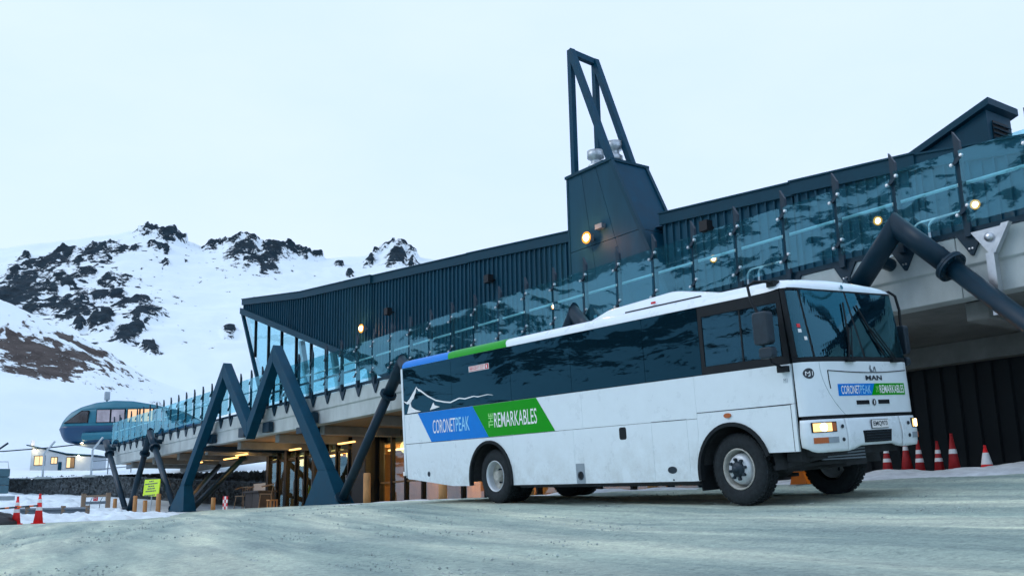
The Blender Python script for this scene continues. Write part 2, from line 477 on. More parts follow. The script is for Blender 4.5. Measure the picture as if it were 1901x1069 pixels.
cm = ramp(n, l, mid, [(0.32, (0.68, 0.70, 0.72)), (0.46, (1.0, 1.0, 1.0)), (0.70, (1.12, 1.12, 1.10))])
c = mix_node(n, l, 0.9, c, cm, 'MULTIPLY')
c2 = ramp(n, l, big, [(0.35, (0.84, 0.87, 0.89)), (0.65, (1.10, 1.10, 1.06))])
c = mix_node(n, l, 1.0, c, c2, 'MULTIPLY')
vo = n.new('ShaderNodeTexVoronoi'); vo.inputs['Scale'].default_value = 26; l.new(P, vo.inputs['Vector'])
c3 = ramp(n, l, vo.outputs['Color'], [(0.0, (0.78, 0.79, 0.80)), (1.0, (1.14, 1.14, 1.13))])
c = mix_node(n, l, 0.8, c, c3, 'MULTIPLY')
c4 = ramp(n, l, fine, [(0.30, (0.66, 0.68, 0.70)), (0.52, (1.0, 1.0, 1.0)), (0.75, (1.2, 1.2, 1.18))])
c = mix_node(n, l, 0.85, c, c4, 'MULTIPLY')
l.new(c, b.inputs['Base Color']); b.inputs['Roughness'].default_value = 0.9; b.inputs['Specular IOR Level'].default_value = 0.25
bp = n.new('ShaderNodeBump'); bp.inputs['Strength'].default_value = 0.8; bp.inputs['Distance'].default_value = 0.03
hsum = math_node(n, l, 'ADD', math_node(n, l, 'MULTIPLY', vo.outputs['Distance'], -0.5), math_node(n, l, 'MULTIPLY', fine, 0.9))
l.new(hsum, bp.inputs['Height']); l.new(bp.outputs[0], b.inputs['Normal'])

# snow and rock for the mountains: attribute "rock" says where crags break through
def snowrock(name, rockcol, thresh=0.5, spread=0.55, fscale=0.16, snowcol=(0.76, 0.85, 0.88)):
    n, l, b = nodes_of(name)
    tc = n.new('ShaderNodeTexCoord'); P = tc.outputs['Object']
    at = n.new('ShaderNodeAttribute'); at.attribute_name = 'rock'
    f1 = noise_node(n, l, P, fscale, 8, 0.72)
    s = math_node(n, l, 'ADD', at.outputs['Fac'], math_node(n, l, 'MULTIPLY', math_node(n, l, 'SUBTRACT', f1, 0.5), spread * 2))
    f2 = noise_node(n, l, P, fscale * 4.5, 4, 0.7)
    s = math_node(n, l, 'ADD', s, math_node(n, l, 'MULTIPLY', math_node(n, l, 'SUBTRACT', f2, 0.5), spread * 0.6))
    mask = ramp(n, l, s, [(thresh - 0.03, (0, 0, 0)), (thresh + 0.03, (1, 1, 1))])
    r1 = noise_node(n, l, P, 0.25, 6, 0.7)
    rc = ramp(n, l, r1, [(0.3, tuple(c * 0.55 for c in rockcol)), (0.7, tuple(c * 1.5 for c in rockcol))])
    s1 = noise_node(n, l, P, 0.02, 5, 0.6)
    sc = ramp(n, l, s1, [(0.3, tuple(c * 0.95 for c in snowcol)), (0.7, snowcol)])
    l.new(mix_node(n, l, mask, sc, rc), b.inputs['Base Color'])
    b.inputs['Roughness'].default_value = 0.85; b.inputs['Specular IOR Level'].default_value = 0.15
    bp = n.new('ShaderNodeBump'); bp.inputs['Strength'].default_value = 0.9; bp.inputs['Distance'].default_value = 2.5
    hh = math_node(n, l, 'MULTIPLY', mask, r1)
    l.new(hh, bp.inputs['Height']); l.new(bp.outputs[0], b.inputs['Normal'])
snowrock('mountain_far', (0.012, 0.030, 0.043), 0.5, 0.95, 0.20)
snowrock('mountain_back', (0.040, 0.034, 0.030), 0.5, 1.1, 0.24)
snowrock('hill_heath', (0.085, 0.072, 0.066), 0.5, 0.75, 0.35)

SKY = [(142.67,0.2232),(145.84,0.2473),(148.72,0.2581),(149.51,0.2616),(150.47,0.2684),(151.11,0.2735),(151.90,0.2693),(152.84,0.2621),(154.09,0.2600),(155.34,0.2577),(156.58,0.2627),(157.04,0.2658),(158.43,0.2710),(159.50,0.2752),(160.54,0.2731),(161.42,0.2677),(162.00,0.2643),(163.19,0.2712),(164.08,0.2789),(165.22,0.2784),(166.06,0.2750),(167.97,0.2661),(169.30,0.2606),(170.86,0.2553),(172.37,0.2483),(173.84,0.2404),(175.95,0.2287),(179.28,0.2145)]
CREST = [(153.91,0.0668),(157.50,0.0881),(160.45,0.1077),(163.04,0.1226),(165.04,0.1383),(166.74,0.1588),(168.68,0.1756),(170.56,0.1888),(172.13,0.1969),(173.15,0.2024),(177.06,0.2191),(184,0.215)]
ROCKS = [(172.03,402,3.5,28.5,0.3),(171.17,411,7.2,41.1,0.4),(170.55,382,4.3,19.6,0.3),(171.53,442,4.4,17.7,0.2),(169.74,467,7.0,15.2,0.2),(169.46,431,3.2,10.8,0),(168.99,419,3.1,10.8,0),(169.76,398,2.7,20.2,0.2),(169.08,373,3.0,18.3,0.3),(168.31,380,3.8,28.5,0.5),(167.76,473,8.0,21.5,0.5),(168.23,434,4.6,10.1,0.1),(166.72,417,5.7,9.5,0.45),(166.49,474,3.8,9.5,0.4),(167.25,493,3.7,7.0,0.2),(167.35,392,3.9,9.5,0.4),(166.46,392,3.2,8.9,0.2),(165.69,374,5.6,10.1,0.5),(164.81,348,4.3,12.0,0.3),(166.03,312,2.9,10.8,0),(165.39,321,2.2,6,0.3),(164.76,299,1.5,8.9,0.4),(164.47,291,1.5,6,0),(160.47,326,2.2,7.0,0.2),(164.79,513,6.4,8.9,-0.1),(163.86,509,6.4,12.7,0.5),(164.61,484,3.0,6.3,0.4),(164.08,479,1.8,6,0.3),(163.26,520,2.3,6,0.6),(163.99,456,1.5,6,0),(161.48,516,5.2,9.5,0.4),(160.6,520,5.8,16.5,0),(159.35,520,5.5,15.2,0.2),(159.68,485,7.3,23.4,0.4),(158.17,502,7.5,23.4,0.5),(157.04,517,4.5,12.0,0.3),(158.44,461,4.0,9.5,0.4),(156.51,515,4.5,11.4,0.4),(155.65,519,2.6,6,0.2),(151.65,520,4.5,8.2,-0.3),(151.1,495,5.3,16.5,0.2),(152.27,514,1.9,6,0),(152.68,499,2.8,7.6,0.3),(150.69,520,2.9,6,0.4),(150.12,492,2.8,8.9,0.3),(150.09,517,2.9,7.0,0.3),(168.78,350,3.1,6,0),(167.94,354,3.1,6,0.2),(166.97,337,1.9,14.6,0),(167.5,335,1.5,13.3,0),(168.3,337,1.5,11.4,0),(170.77,466,3.5,6.3,0.3),(171.18,484,2.4,6.3,0.2),(169.25,488,4.3,6,0),(165.72,476,2.4,6,0.3),(154.4,495,2.2,6,0.2),(153.76,471,1.5,6,0)]
BROWN = [(170.02, 215, 8.2, 8.8, 0.15), (170.83, 201, 3.8, 3.5, 0.1), (169.3, 205, 3.3, 5.3, 0.2), (171.19, 218, 4.1, 5.6, 0.1), (168.06, 222, 4.2, 3.6, 0.4), (168.1, 233, 6.0, 2.2, 0.45)]

def patches(lst, AZ, Rr, tiltm):
    out = np.zeros_like(AZ)
    for az, r, ca, cr, t in lst:
        da = np.radians(AZ - az) * Rr            # metres to the left along the slope
        dr = Rr - r
        # runs of rock slant down to the right
        u = da + tiltm * t * dr
        d2 = (u / ca) ** 2 + (dr / cr) ** 2
        out = np.maximum(out, np.exp(-d2 * 0.55))
    return out

def build_mountain():
    az = np.linspace(140, 186, 461); r = np.concatenate([np.linspace(78, 140, 14)[:-1], np.linspace(140, 300, 50)[:-1], np.linspace(300, 540, 150), [570, 640]])
    AZ, Rr = np.meshgrid(az, r, indexing='ij')
    H = np.interp(AZ, [a for a, _ in SKY], [t for _, t in SKY])
    ka = np.arange(-60, 61); wk = np.exp(-(ka / 22.0) ** 2); wk /= wk.sum()
    h1 = np.interp(az, [a for a, _ in SKY], [t for _, t in SKY])
    hs = np.convolve(np.pad(h1, 60, mode='edge'), wk, 'valid')
    s = np.clip((Rr - 140) / 380, 0, 3)
    bl = sstep(0.80, 1.0, s); H = H * bl + hs[:, None] * (1 - bl)
    z = np.where(Rr < 140, 3.2 + 0.055 * (Rr - 80), 6.5 + (H * 520 - 6.5) * np.minimum(s, 1) ** 1.35)
    z = np.where(Rr > 520, z - (Rr - 520) * 0.5, z)
    X, Y = Rr * np.cos(np.radians(AZ)), Rr * np.sin(np.radians(AZ))
    rock = patches(ROCKS, AZ, Rr, 0.22)
    da_ = np.radians(AZ - 165) * Rr
    st_ = fbm((da_ + 0.35 * Rr) * 0.30, (Rr - 0.3 * da_) * 0.045, 4, 101)
    st2_ = fbm(da_ * 0.55, Rr * 0.22, 3, 103)
    rock = np.clip(rock * (0.30 + 0.95 * st_ + 0.55 * st2_), 0, 1.1)
    ridge = np.abs(fbm(X * 0.10, Y * 0.10, 4, 5) - 0.5) * 2
    jag = fbm(X * 0.28, Y * 0.28, 3, 9)
    amp = sstep(0.30, 0.75, rock)
    top = sstep(470, 520, Rr)
    z = z + amp * (2.5 + 3.5 * top) * (jag - 0.25 + (0.5 - ridge) * 1.0)
    z = z + (fbm(X * 0.03, Y * 0.03, 4, 2) - 0.5) * 6.0 * sstep(150, 240, Rr) * (1 - 0.75 * top) + (fbm(X * 0.10, Y * 0.10, 3, 6) - 0.5) * 2.2 * sstep(180, 260, Rr)
    rk = 0.02 + 0.76 * rock + 0.13 * sstep(0.55, 0.75, st_) * sstep(163, 168, AZ) * sstep(280, 330, Rr) * (1 - sstep(480, 500, Rr))
    sp_ = fbm(X * 0.30, Y * 0.30, 2, 131)
    rk = rk + 0.55 * sstep(0.68, 0.80, sp_) * sstep(240, 300, Rr) * (1 - sstep(490, 515, Rr)) * (0.35 + 0.65 * sstep(159, 166, AZ))
    # thin streaks of stones under the crags
    streak = fbm(AZ * 6.0, Rr * 0.03, 3, 21)
    rk = np.where((Rr > 290) & (Rr < 500), rk + 0.22 * sstep(0.62, 0.8, streak) * sstep(166, 163, AZ - 0) + 0.18 * sstep(0.6, 0.8, streak) * sstep(162.5, 165, AZ), rk)
    return sheet('mountain', X, Y, z, 'mountain_far', {'rock': rk})
build_mountain()

def build_hill():
    az = np.linspace(153, 184, 260); t = np.linspace(0, 1.25, 90)
    AZ, T = np.meshgrid(az, t, indexing='ij')
    R1 = np.interp(AZ, [150, 174], [205, 250])
    Rr = 146 + T * (R1 - 146)
    z1 = np.interp(AZ, [a for a, _ in CREST], [q for _, q in CREST]) * R1
    z = 6.6 + (z1 - 6.6) * np.minimum(T, 1) ** 1.1 - np.maximum(T - 1, 0) * 25
    X, Y = Rr * np.cos(np.radians(AZ)), Rr * np.sin(np.radians(AZ))
    edge = sstep(0, 0.12, T)
    z = z + edge * (fbm(X * 0.06, Y * 0.06, 4, 31) - 0.5) * 3.0 - (1 - edge) * 0.6
    br = patches(BROWN, AZ, Rr, 0.5)
    speck = fbm(AZ * 3.2 + T * 9, T * 30, 3, 41)
    band = sstep(0.42, 0.62, T) * (1 - sstep(1.0, 1.05, T)) * sstep(160, 166, AZ)
    fine_ = fbm(AZ * 22, T * 60, 3, 43)
    rk = 0.02 + 0.62 * br + band * (0.08 + 0.34 * sstep(0.45, 0.7, speck)) * (0.4 + 1.2 * fine_)
    return sheet('hill', X, Y, z, 'hill_heath', {'rock': rk})
build_hill()

def build_back():
    """the valley's other side, behind the camera: seen only mirrored in the glass"""
    az = np.linspace(186, 400, 640); r = np.concatenate([np.linspace(34, 110, 16)[:-1], np.linspace(110, 420, 170), [470]])
    AZ, Rr = np.meshgrid(az, r, indexing='ij')
    H = np.interp(AZ, [186, 200, 225, 250, 275, 310, 350, 400], [0.20, 0.30, 0.40, 0.50, 0.48, 0.34, 0.24, 0.20])
    X, Y = Rr * np.cos(np.radians(AZ)), Rr * np.sin(np.radians(AZ))
    s = np.clip((Rr - 60) / 360, 0, 1)
    z = -2.6 + (H * 420 + 2.6) * s ** 1.3
    z = z + (fbm(X * 0.02, Y * 0.02, 5, 51) - 0.5) * 26 * sstep(70, 160, Rr)
    z = np.where(Rr > 425, z - 20, z)
    rock = 0.4 * fbm(X * 0.022 + 3, Y * 0.022, 3, 61) + 0.6 * fbm(X * 0.14, Y * 0.14, 3, 67)
    rk = sstep(0.38, 0.58, rock) * sstep(70, 130, Rr) * 0.72 * (1 - sstep(280, 310, AZ)) - 0.9 * sstep(280, 310, AZ)
    z = z + rk * 5 * (fbm(X * 0.09, Y * 0.09, 3, 63))
    return sheet('mountain', X, Y, z, 'mountain_back', {'rock': rk})
build_back()

# far ground on the remaining side, below everything seen
def build_far_ground():
    az = np.linspace(40, 140, 120); r = np.concatenate([np.linspace(30, 120, 20), [200, 400, 700]])
    AZ, Rr = np.meshgrid(az, r, indexing='ij')
    X, Y = Rr * np.cos(np.radians(AZ)), Rr * np.sin(np.radians(AZ))
    z = 0.1 + 0.0 * X + np.maximum(Rr - 70, 0) * 0.08 * (0.8 + 0.4 * fbm(X * .01, Y * .01, 3, 71))
    return sheet('snow_field', X, Y, z, 'snow')
build_far_ground()

# the gravel yard, finer near the camera
def build_yard():
    xs = np.concatenate([np.linspace(-66, -30, 90)[:-1], np.linspace(-30, 3, 520), np.linspace(3, 36, 40)[1:]])
    ys = np.concatenate([np.linspace(-36, -1, 30)[:-1], np.linspace(-1, 18, 330), np.linspace(18, 40, 16)[1:]])
    X, Y = np.meshgrid(xs, ys, indexing='ij')
    Z = gz(X, Y)
    near = sstep(-33, -26, X)
    cr = np.cos(math.radians(-16)); sr = np.sin(math.radians(-16))
    Yr = -X * sr + Y * cr; Xr = X * cr + Y * sr
    ruts = (fbm(Xr * 0.10, Yr * 1.7, 3, 81) - 0.5) * 0.075 + (fbm(X * 0.5, Y * 0.9, 3, 83) - 0.5) * 0.05
    small = (fbm(X * 6, Y * 6, 3, 85) - 0.5) * 0.024
    keep = 1 - 0.85 * np.exp(-(((Y - 11.4) / 0.5) ** 2)) * sstep(-21, -19, X) * (1 - sstep(-8.5, -7.5, X)) * 0.6
    Z = Z + (ruts + small) * near * keep
    # far left the yard ends against the snow
    Z = np.where(X < -46, Z - 0.04 * (-46 - X), Z)
    return sheet('gravel_yard', X, Y, Z, 'gravel')
build_yard()

def build_stones():
    """loose stones lying on the yard"""
    rng = np.random.default_rng(4)
    v, f = [], []
    N = 15000
    d = 3.2 + 26 * rng.random(N) ** 1.6
    a = np.radians(96 + 78 * rng.random(N) ** 0.6)
    px, py = d * np.cos(a), d * np.sin(a)
    cl = fbm(px * 0.55, py * 0.9, 3, 111)
    keep = (py < 15.6) & (px > -30) & (cl > 0.54 + 0.08 * (px > -6))
    px, py, d = px[keep], py[keep], d[keep]
    pz = gz(px, py)
    ico = np.array([(0, 0, 1), (.9, 0, .1), (-.45, .8, .15), (-.45, -.8, .15), (0.1, 0, -.6)])
    tri = [(0, 1, 2), (0, 2, 3), (0, 3, 1), (4, 2, 1), (4, 3, 2), (4, 1, 3)]
    for i in range(len(px)):
        s = (0.005 + 0.010 * rng.random() ** 3) * (1 + 0.05 * d[i])
        an = rng.random() * 6.28; c_, s_ = math.cos(an), math.sin(an)
        q = ico * (0.7 + 0.6 * rng.random((5, 3))) * s
        b0 = len(v)
        for p in q: v.append((px[i] + p[0] * c_ - p[1] * s_, py[i] + p[0] * s_ + p[1] * c_, pz[i] + p[2] * 0.8 + s * 0.15))
        f += [tuple(k + b0 for k in t) for t in tri]
    o = obj('loose_stones', v, f, 'loose_stone')
    tag(o, 'small loose grey stones scattered over the gravel yard', 'gravel', kind='stuff')
mat('loose_stone', (0.36, 0.42, 0.39), 0.9, var=0.5, scale=3)
build_stones()

# snow on the left between yard and stone wall
def build_snow_left():
    xs = np.linspace(-84, -36, 300); ys = np.linspace(1, 32, 240)
    X, Y = np.meshgrid(xs, ys, indexing='ij')
    D = np.hypot(X, Y)
    base = np.interp(D, [38, 44, 50, 58, 68, 80], [-0.40, -0.02, 0.22, 0.62, 1.55, 2.2])
    lump = (fbm(X * 0.45, Y * 0.6, 5, 91) - 0.45) * 0.9 * sstep(41, 47, D)
    step = 0.35 * sstep(0.48, 0.56, fbm(D * 0.22, Y * 0.08, 3, 93)) * sstep(43, 48, D)
    z = base + lump * 0.55 + step * 0.9 - 0.1 + 0.42 * (np.abs(fbm(X * 0.9, Y * 1.3, 4, 97) - 0.5) * 2) * sstep(42, 46, D) - 0.15
    ramp_ = sstep(15.0, 13.2, Y - 0.06 * (X + 50))
    z = np.where(True, z * ramp_ + (1 - ramp_) * np.minimum(z, np.interp(-X, [40, 60, 64, 80], [0.35, 0.40, 0.8, 2.3])), z)
    sheet('snow_bank', X, Y, z, 'snow_bankside')
build_snow_left()

# paved floor under the deck
def build_paving():
    xs = np.linspace(-60, 2, 20); ys = np.linspace(16.9, 34, 8)
    X, Y = np.meshgrid(xs, ys, indexing='ij')
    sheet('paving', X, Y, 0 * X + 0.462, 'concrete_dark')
build_paving()

# ploughed snow along the dark wall
def snow_heap(name, x0, x1, y0, y1, h, seed, m, nx=60, ny=24, base=None):
    xs = np.linspace(x0, x1, nx); ys = np.linspace(y0, y1, ny)
    X, Y = np.meshgrid(xs, ys, indexing='ij')
    u = (X - x0) / (x1 - x0); w = (Y - y0) / (y1 - y0)
    e = np.clip(np.sin(PI * u), 0, 1) ** 0.4 * np.clip(np.sin(PI * w), 0, 1) ** 0.7
    z = (gz(X, Y) if base is None else base) - 0.06 + e * h * (0.35 + 1.1 * fbm(X * 1.3 + seed, Y * 1.3, 4, seed))
    return sheet(name, X, Y, z, m)
snow_heap('snow_ridge', -15.4, -3.0, 16.0, 19.4, 0.30, 5, 'snow_dirty', 90, 30)
snow_heap('snow_ridge', -34.0, -22.0, 14.4, 16.0, 0.10, 8, 'snow_dirty', 80, 20)
snow_heap('snow_ridge', -21.0, -14.6, 14.6, 16.2, 0.14, 9, 'snow_dirty', 70, 20)

# ================================================================== LODGE
ZT, ZP, ZB = 4.785, 6.76, 3.658          # deck top, post top, fascia bottom
DY = 17.0
SP, SO = 1.3503, -32.216                 # balustrade post spacing and origin
DX0, DX1 = -69.0, 2.0

lodge = thing('ski_lodge', 'dark blue metal clad ski lodge with a raised concrete deck behind the bus', 'building', (-35, 24, 0.45))

# --- concrete fascia panels with a crease, each a cast piece
pw = SP * 4
x = DX0
k = 0
while x < DX1:
    x1 = min(x + pw, DX1)
    dy = (0.0, 0.006, -0.004, 0.003)[k % 4]
    prof = [(DY + dy, ZT), (DY + dy, 4.24), (DY + 0.05 + dy, 4.20), (DY + 0.05 + dy, ZB), (DY + 0.45, ZB), (DY + 0.45, ZT)]
    bevel(MB().prism(prof, lambda a, b_, d: (d, a, b_), x + 0.006, x1 - 0.006).build('fascia_panel', 'concrete', lodge), 0.012)
    x = x1; k += 1
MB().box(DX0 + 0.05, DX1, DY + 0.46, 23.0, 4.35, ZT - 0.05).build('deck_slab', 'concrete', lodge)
# soffit slopes down towards the wall; timber at the far end, concrete nearer
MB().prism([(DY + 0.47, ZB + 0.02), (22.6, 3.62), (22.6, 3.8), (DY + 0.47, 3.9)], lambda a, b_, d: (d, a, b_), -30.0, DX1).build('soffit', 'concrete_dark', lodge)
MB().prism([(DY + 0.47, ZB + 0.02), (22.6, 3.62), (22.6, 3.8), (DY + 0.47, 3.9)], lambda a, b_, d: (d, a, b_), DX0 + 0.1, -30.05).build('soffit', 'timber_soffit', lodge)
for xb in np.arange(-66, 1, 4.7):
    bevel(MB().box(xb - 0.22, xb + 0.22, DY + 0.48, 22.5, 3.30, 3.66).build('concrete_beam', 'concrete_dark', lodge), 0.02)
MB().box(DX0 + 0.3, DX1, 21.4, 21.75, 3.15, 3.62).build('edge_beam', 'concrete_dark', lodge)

# --- ribbed cladding of the upper storey, in stepped bays whose roof falls to the right
TOP = [(-59.83, 13.56), (-50.5, 12.24), (-42.3, 11.44), (-33.5, 10.57), (-26.85, 9.86), (-22.4, 9.43), (-17.0, 8.93), (-13.3, 8.56), (-10.0, 8.05), (-4.0, 7.2)]
def ztop(x): return float(np.interp(x, [p[0] for p in TOP], [p[1] for p in TOP]))
def zlow(x): return float(np.interp(x, [-59.83, -59.55, -45.29, -37.3, -37.29], [12.9, 12.80, 8.14, 5.2, ZT]))
bays = [(-59.83, -50.5), (-50.5, -42.3), (-42.3, -33.5), (-33.5, -26.6), (-22.4, -17.0), (-17.0, -13.3), (-13.3, -4.0)]
for bi, (a, b_) in enumerate(bays):
    yy = 22.0 + (0.10, 0.0, 0.10, 0.0, 0.25, 0.10, 0.16)[bi]
    cuts = sorted({a, b_} | {p for p in (-45.29, -37.3, -37.29) if a < p < b_})
    low = [(p, zlow(p + (1e-4 if i == 0 else -1e-4))) for i, p in enumerate(cuts)]
    poly = low + [(b_, ztop(b_) - 0.25), (a, ztop(a) - 0.25)]
    wall = MB().prism(poly, XZ, yy, yy + 0.25).build('cladding_bay', 'clad_blue', lodge)
    nr = int(round((b_ - a) / 0.312))
    for i in range(nr):
        xr = a + (i + 0.5) * (b_ - a) / nr
        zl, zh = zlow(xr), ztop(xr) - 0.30
        if zh - zl < 0.05: continue
        w = 0.026
        MB().prism([(xr - w, zl + 0.01), (xr + w, zl + 0.01), (xr + w, zh), (xr - w, zh)], XZ, yy - 0.075, yy).build('cladding_rib', 'clad_blue', wall)
    # parapet capping, a folded strip
    zc0, zc1 = ztop(a), ztop(b_)
    o = MB().prism([(a - 0.03, zc0 - 0.36), (b_ + 0.10, zc1 - 0.36), (b_ + 0.10, zc1), (a - 0.03, zc0)], XZ, yy - 0.13, yy + 0.5).build('parapet', 'trim_blue', lodge)
    MB().prism([(a - 0.05, zc0 + 0.002), (b_ + 0.12, zc1 + 0.002), (b_ + 0.12, zc1 + 0.05), (a - 0.05, zc0 + 0.05)], XZ, yy - 0.17, yy + 0.52).build('capping', 'trim_blue', o)
# sloping bottom trim of the cladding over the glazed prow
MB().prism([(-59.83, 12.62), (-45.29, 7.92), (-37.3, 4.98), (-37.3, 5.28), (-45.29, 8.24), (-59.83, 13.0)], XZ, 21.86, 22.04).build('sill_trim', 'trim_blue', lodge)
# roof sheet falling away behind the parapet
rv = []
for p, z in TOP: rv += [(p, 22.5, z - 0.3), (p + 1.0, 40.0, z - 2.6)]
obj('roof', rv, [(2 * i, 2 * i + 2, 2 * i + 3, 2 * i + 1) for i in range(len(TOP) - 1)], 'clad_blue', lodge)
# gable end on the left, leaning out
obj('end_wall', [(-59.8, 22.3, 13.2), (-58.8, 40, 10.9), (-54.7, 40, ZT), (-54.7, 22.3, ZT)], [(0, 1, 2, 3)], 'glass_prow', lodge)
MB().beam((-59.75, 22.0, 12.75), (-54.6, 22.0, ZT), 0.16, 0.2, (0, 1, 0)).build('corner_post', 'trim_blue', lodge)
# --- glazed prow: mullions lean with the glass
def prow_left(z): return -59.6 + (12.75 - z) * (5.0 / 7.97)
def glass_top(xx): return float(np.interp(xx, [-59.83, -45.29, -37.3], [12.70, 7.98, 5.0]))
mx = [-57.6, -55.5, -53.5, -51.4, -49.4, -47.5, -45.6, -43.8, -42.0, -40.2]
def mull_x(x, z): return x + (glass_top(x) - z) * 0.035
edges_x = [None] + mx
for i, xm in enumerate(mx):
    zt_ = glass_top(xm)
    zb_ = ZT if prow_left(ZT) < mull_x(xm, ZT) else 12.75 - (xm + 59.6) / 0.6273 + 0.05
    if prow_left(ZT) >= mull_x(xm, ZT): zb_ = max(ZT, 12.75 - (xm + 59.6) / (5.0 / 7.97) * 1.0)
    MB().beam((xm, 22.1, zt_), (mull_x(xm, zb_), 22.1, zb_), 0.09, 0.16, (0, 1, 0)).build('mullion', 'frame_dark', lodge)
# panes between mullions
allx = [-59.5] + mx + [-37.4]
def clipl(xv, z): return max(xv, prow_left(z))
for a, b_ in zip(allx[:-1], allx[1:]):
    for z0, z1 in ((ZT + 0.03, 7.05), (7.12, 13.0)):
        poly = []
        for t in np.linspace(z0, z1, 14):
            if t > max(glass_top(a), glass_top(b_)): break
            poly.append(t)
        L, Rr = [], []
        for t in poly:
            xl = clipl(mull_x(a, t) + 0.05, t); xr = mull_x(b_, t) - 0.05
            # under the sloping trim only
            xlim = -59.83 + (12.70 - t) / ((12.70 - 7.98) / 14.54) if t > 7.98 else -45.29 + (7.98 - t) / (2.98 / 7.99)
            xr = min(xr, xlim)
            if xr - xl > 0.02: L.append((xl, t)); Rr.append((xr, t))
        if len(L) >= 2:
            MB().prism(L + Rr[::-1], XZ, 22.10, 22.12).build('pane', 'glass_prow', lodge)
MB().beam((prow_left(7.08), 22.08, 7.08), (-43.2, 22.08, 7.08), 0.08, 0.14, (0, 1, 0)).build('transom', 'frame_dark', lodge)
# rooms behind the prow
MB().box(-44, -30, 30.0, 30.2, ZT, 9.0).build('inner_wall', 'hut_wall', lodge)
MB().box(-56, -30, 22.6, 30.0, ZT - 0.04, ZT + 0.01).build('inner_floor', 'concrete_dark', lodge)
for xx in (-54, -50, -46, -42):
    MB().beam((xx, 24.5, ZT), (xx - 2.2, 24.5, 10.5), 0.3, 0.3, (0, 1, 0)).build('inner_brace', 'paper', lodge)
# --- ground floor: glazed entrance front
GY = 21.0
cols = [-52.0, -50.7, -49.6, -48.3, -47.2, -46.1, -44.9, -43.6, -42.3, -41.1]
for i, xx in enumerate(cols):
    wd = 0.34 if i in (0, 2, 5) else 0.10
    MB().box(xx - wd / 2, xx + wd / 2, GY - 0.12, GY + 0.12, 0.47, 3.62).build('door_post', 'frame_dark', lodge)
for a, b_ in zip(cols[:-1], cols[1:]):
    MB().box(a + 0.06, b_ - 0.06, GY - 0.05, GY + 0.05, 2.92, 3.04).build('transom', 'frame_dark', lodge)
    MB().box(a + 0.06, b_ - 0.06, GY - 0.008, GY + 0.008, 3.05, 3.6).build('pane', 'glass_door', lodge)
    d = MB().box(a + 0.18, b_ - 0.18, GY - 0.004, GY + 0.012, 0.58, 2.90).build('glazed_door', 'glass_door', lodge)
    MB().box(a + 0.06, a + 0.175, GY - 0.04, GY + 0.04, 0.48, 2.91).box(b_ - 0.175, b_ - 0.06, GY - 0.04, GY + 0.04, 0.48, 2.91).box(a + 0.18, b_ - 0.18, GY - 0.04, GY + 0.04, 0.48, 0.575).build('door_frame', 'frame_dark', d)
    MB().box(b_ - 0.26, b_ - 0.22, GY - 0.09, GY - 0.05, 1.1, 1.9).build('handle', 'stainless', d)
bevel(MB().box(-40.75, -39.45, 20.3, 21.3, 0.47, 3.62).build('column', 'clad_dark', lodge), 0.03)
cols2 = [-39.3, -38.2, -37.0, -35.6, -34.2, -32.6, -31.0, -29.4, -27.8, -26.2, -24.6, -23.0, -21.4, -19.8]
for xx in cols2:
    MB().box(xx - 0.06, xx + 0.06, GY - 0.1, GY + 0.1, 0.47, 3.62).build('door_post', 'frame_dark', lodge)
for i, (a, b_) in enumerate(zip(cols2[:-1], cols2[1:])):
    MB().box(a + 0.07, b_ - 0.07, GY - 0.008, GY + 0.008, 0.52, 3.58).build('pane', 'glass_door', lodge)
    MB().box(a + 0.065, b_ - 0.065, GY - 0.05, GY + 0.05, 1.38, 1.45).build('rail', 'wood_warm', lodge)
# inside
MB().box(-52, -19, 27.0, 27.2, 0.47, 3.62).build('back_wall', 'wood_warm', lodge)
MB().box(-52.2, -52.0, 21.1, 27.0, 0.47, 3.62).build('side_wall', 'frame_dark', lodge)
MB().box(-52, -19, 21.2, 27.0, 3.45, 3.60).build('ceiling', 'wood_warm', lodge)
for xx in np.arange(-50, -20, 2.4):
    MB().box(xx, xx + 0.18, 21.3, 26.8, 3.20, 3.44).build('ceiling_batten', 'wood_warm', lodge)
for i, xx in enumerate((-49.0, -45.6, -43.8, -38.3, -36.2, -33.0, -28.0, -24.0)):
    c_ = MB().box(xx, xx + 1.5, 23.0 + 0.4 * (i % 3), 23.14 + 0.4 * (i % 3), 3.12, 3.19).build('ceiling_strip_light', 'strip_warm', lodge)
for xx, pw_ in ((-47, 220), (-41, 260), (-37.6, 320), (-35, 200), (-29, 160), (-22, 120)):
    lamp('room_glow', (xx, 23.6, 2.9), pw_, (1.0, 0.55, 0.18), 0.4, lodge)
for i, (xx, yy, hh) in enumerate([(-47.5, 25, 1.5), (-43, 25.6, 1.9), (-38.2, 24.8, 2.2), (-36.4, 25.2, 1.6), (-33, 25, 2.1), (-27, 25, 1.8)]):
    bevel(MB().box(xx, xx + 1.1, yy, yy + 0.5, 0.47, hh).build('counter', 'wood_warm', lodge), 0.02)
# soffit lamps outside
for xx, yy, ln in ((-59.5, 19.2, 1.6), (-55.0, 19.5, 2.0), (-51.5, 18.9, 1.5), (-46.6, 19.8, 1.2), (-42.0, 20.2, 1.6)):
    MB().box(xx, xx + ln, yy, yy + 0.12, 3.24, 3.30).build('soffit_strip_light', 'strip_soft', lodge)
for xx in (-57.0, -51.5, -45.5, -40.0): lamp('soffit_glow', (xx, 19.3, 3.05), 20, (1.0, 0.58, 0.2), 0.3, lodge)

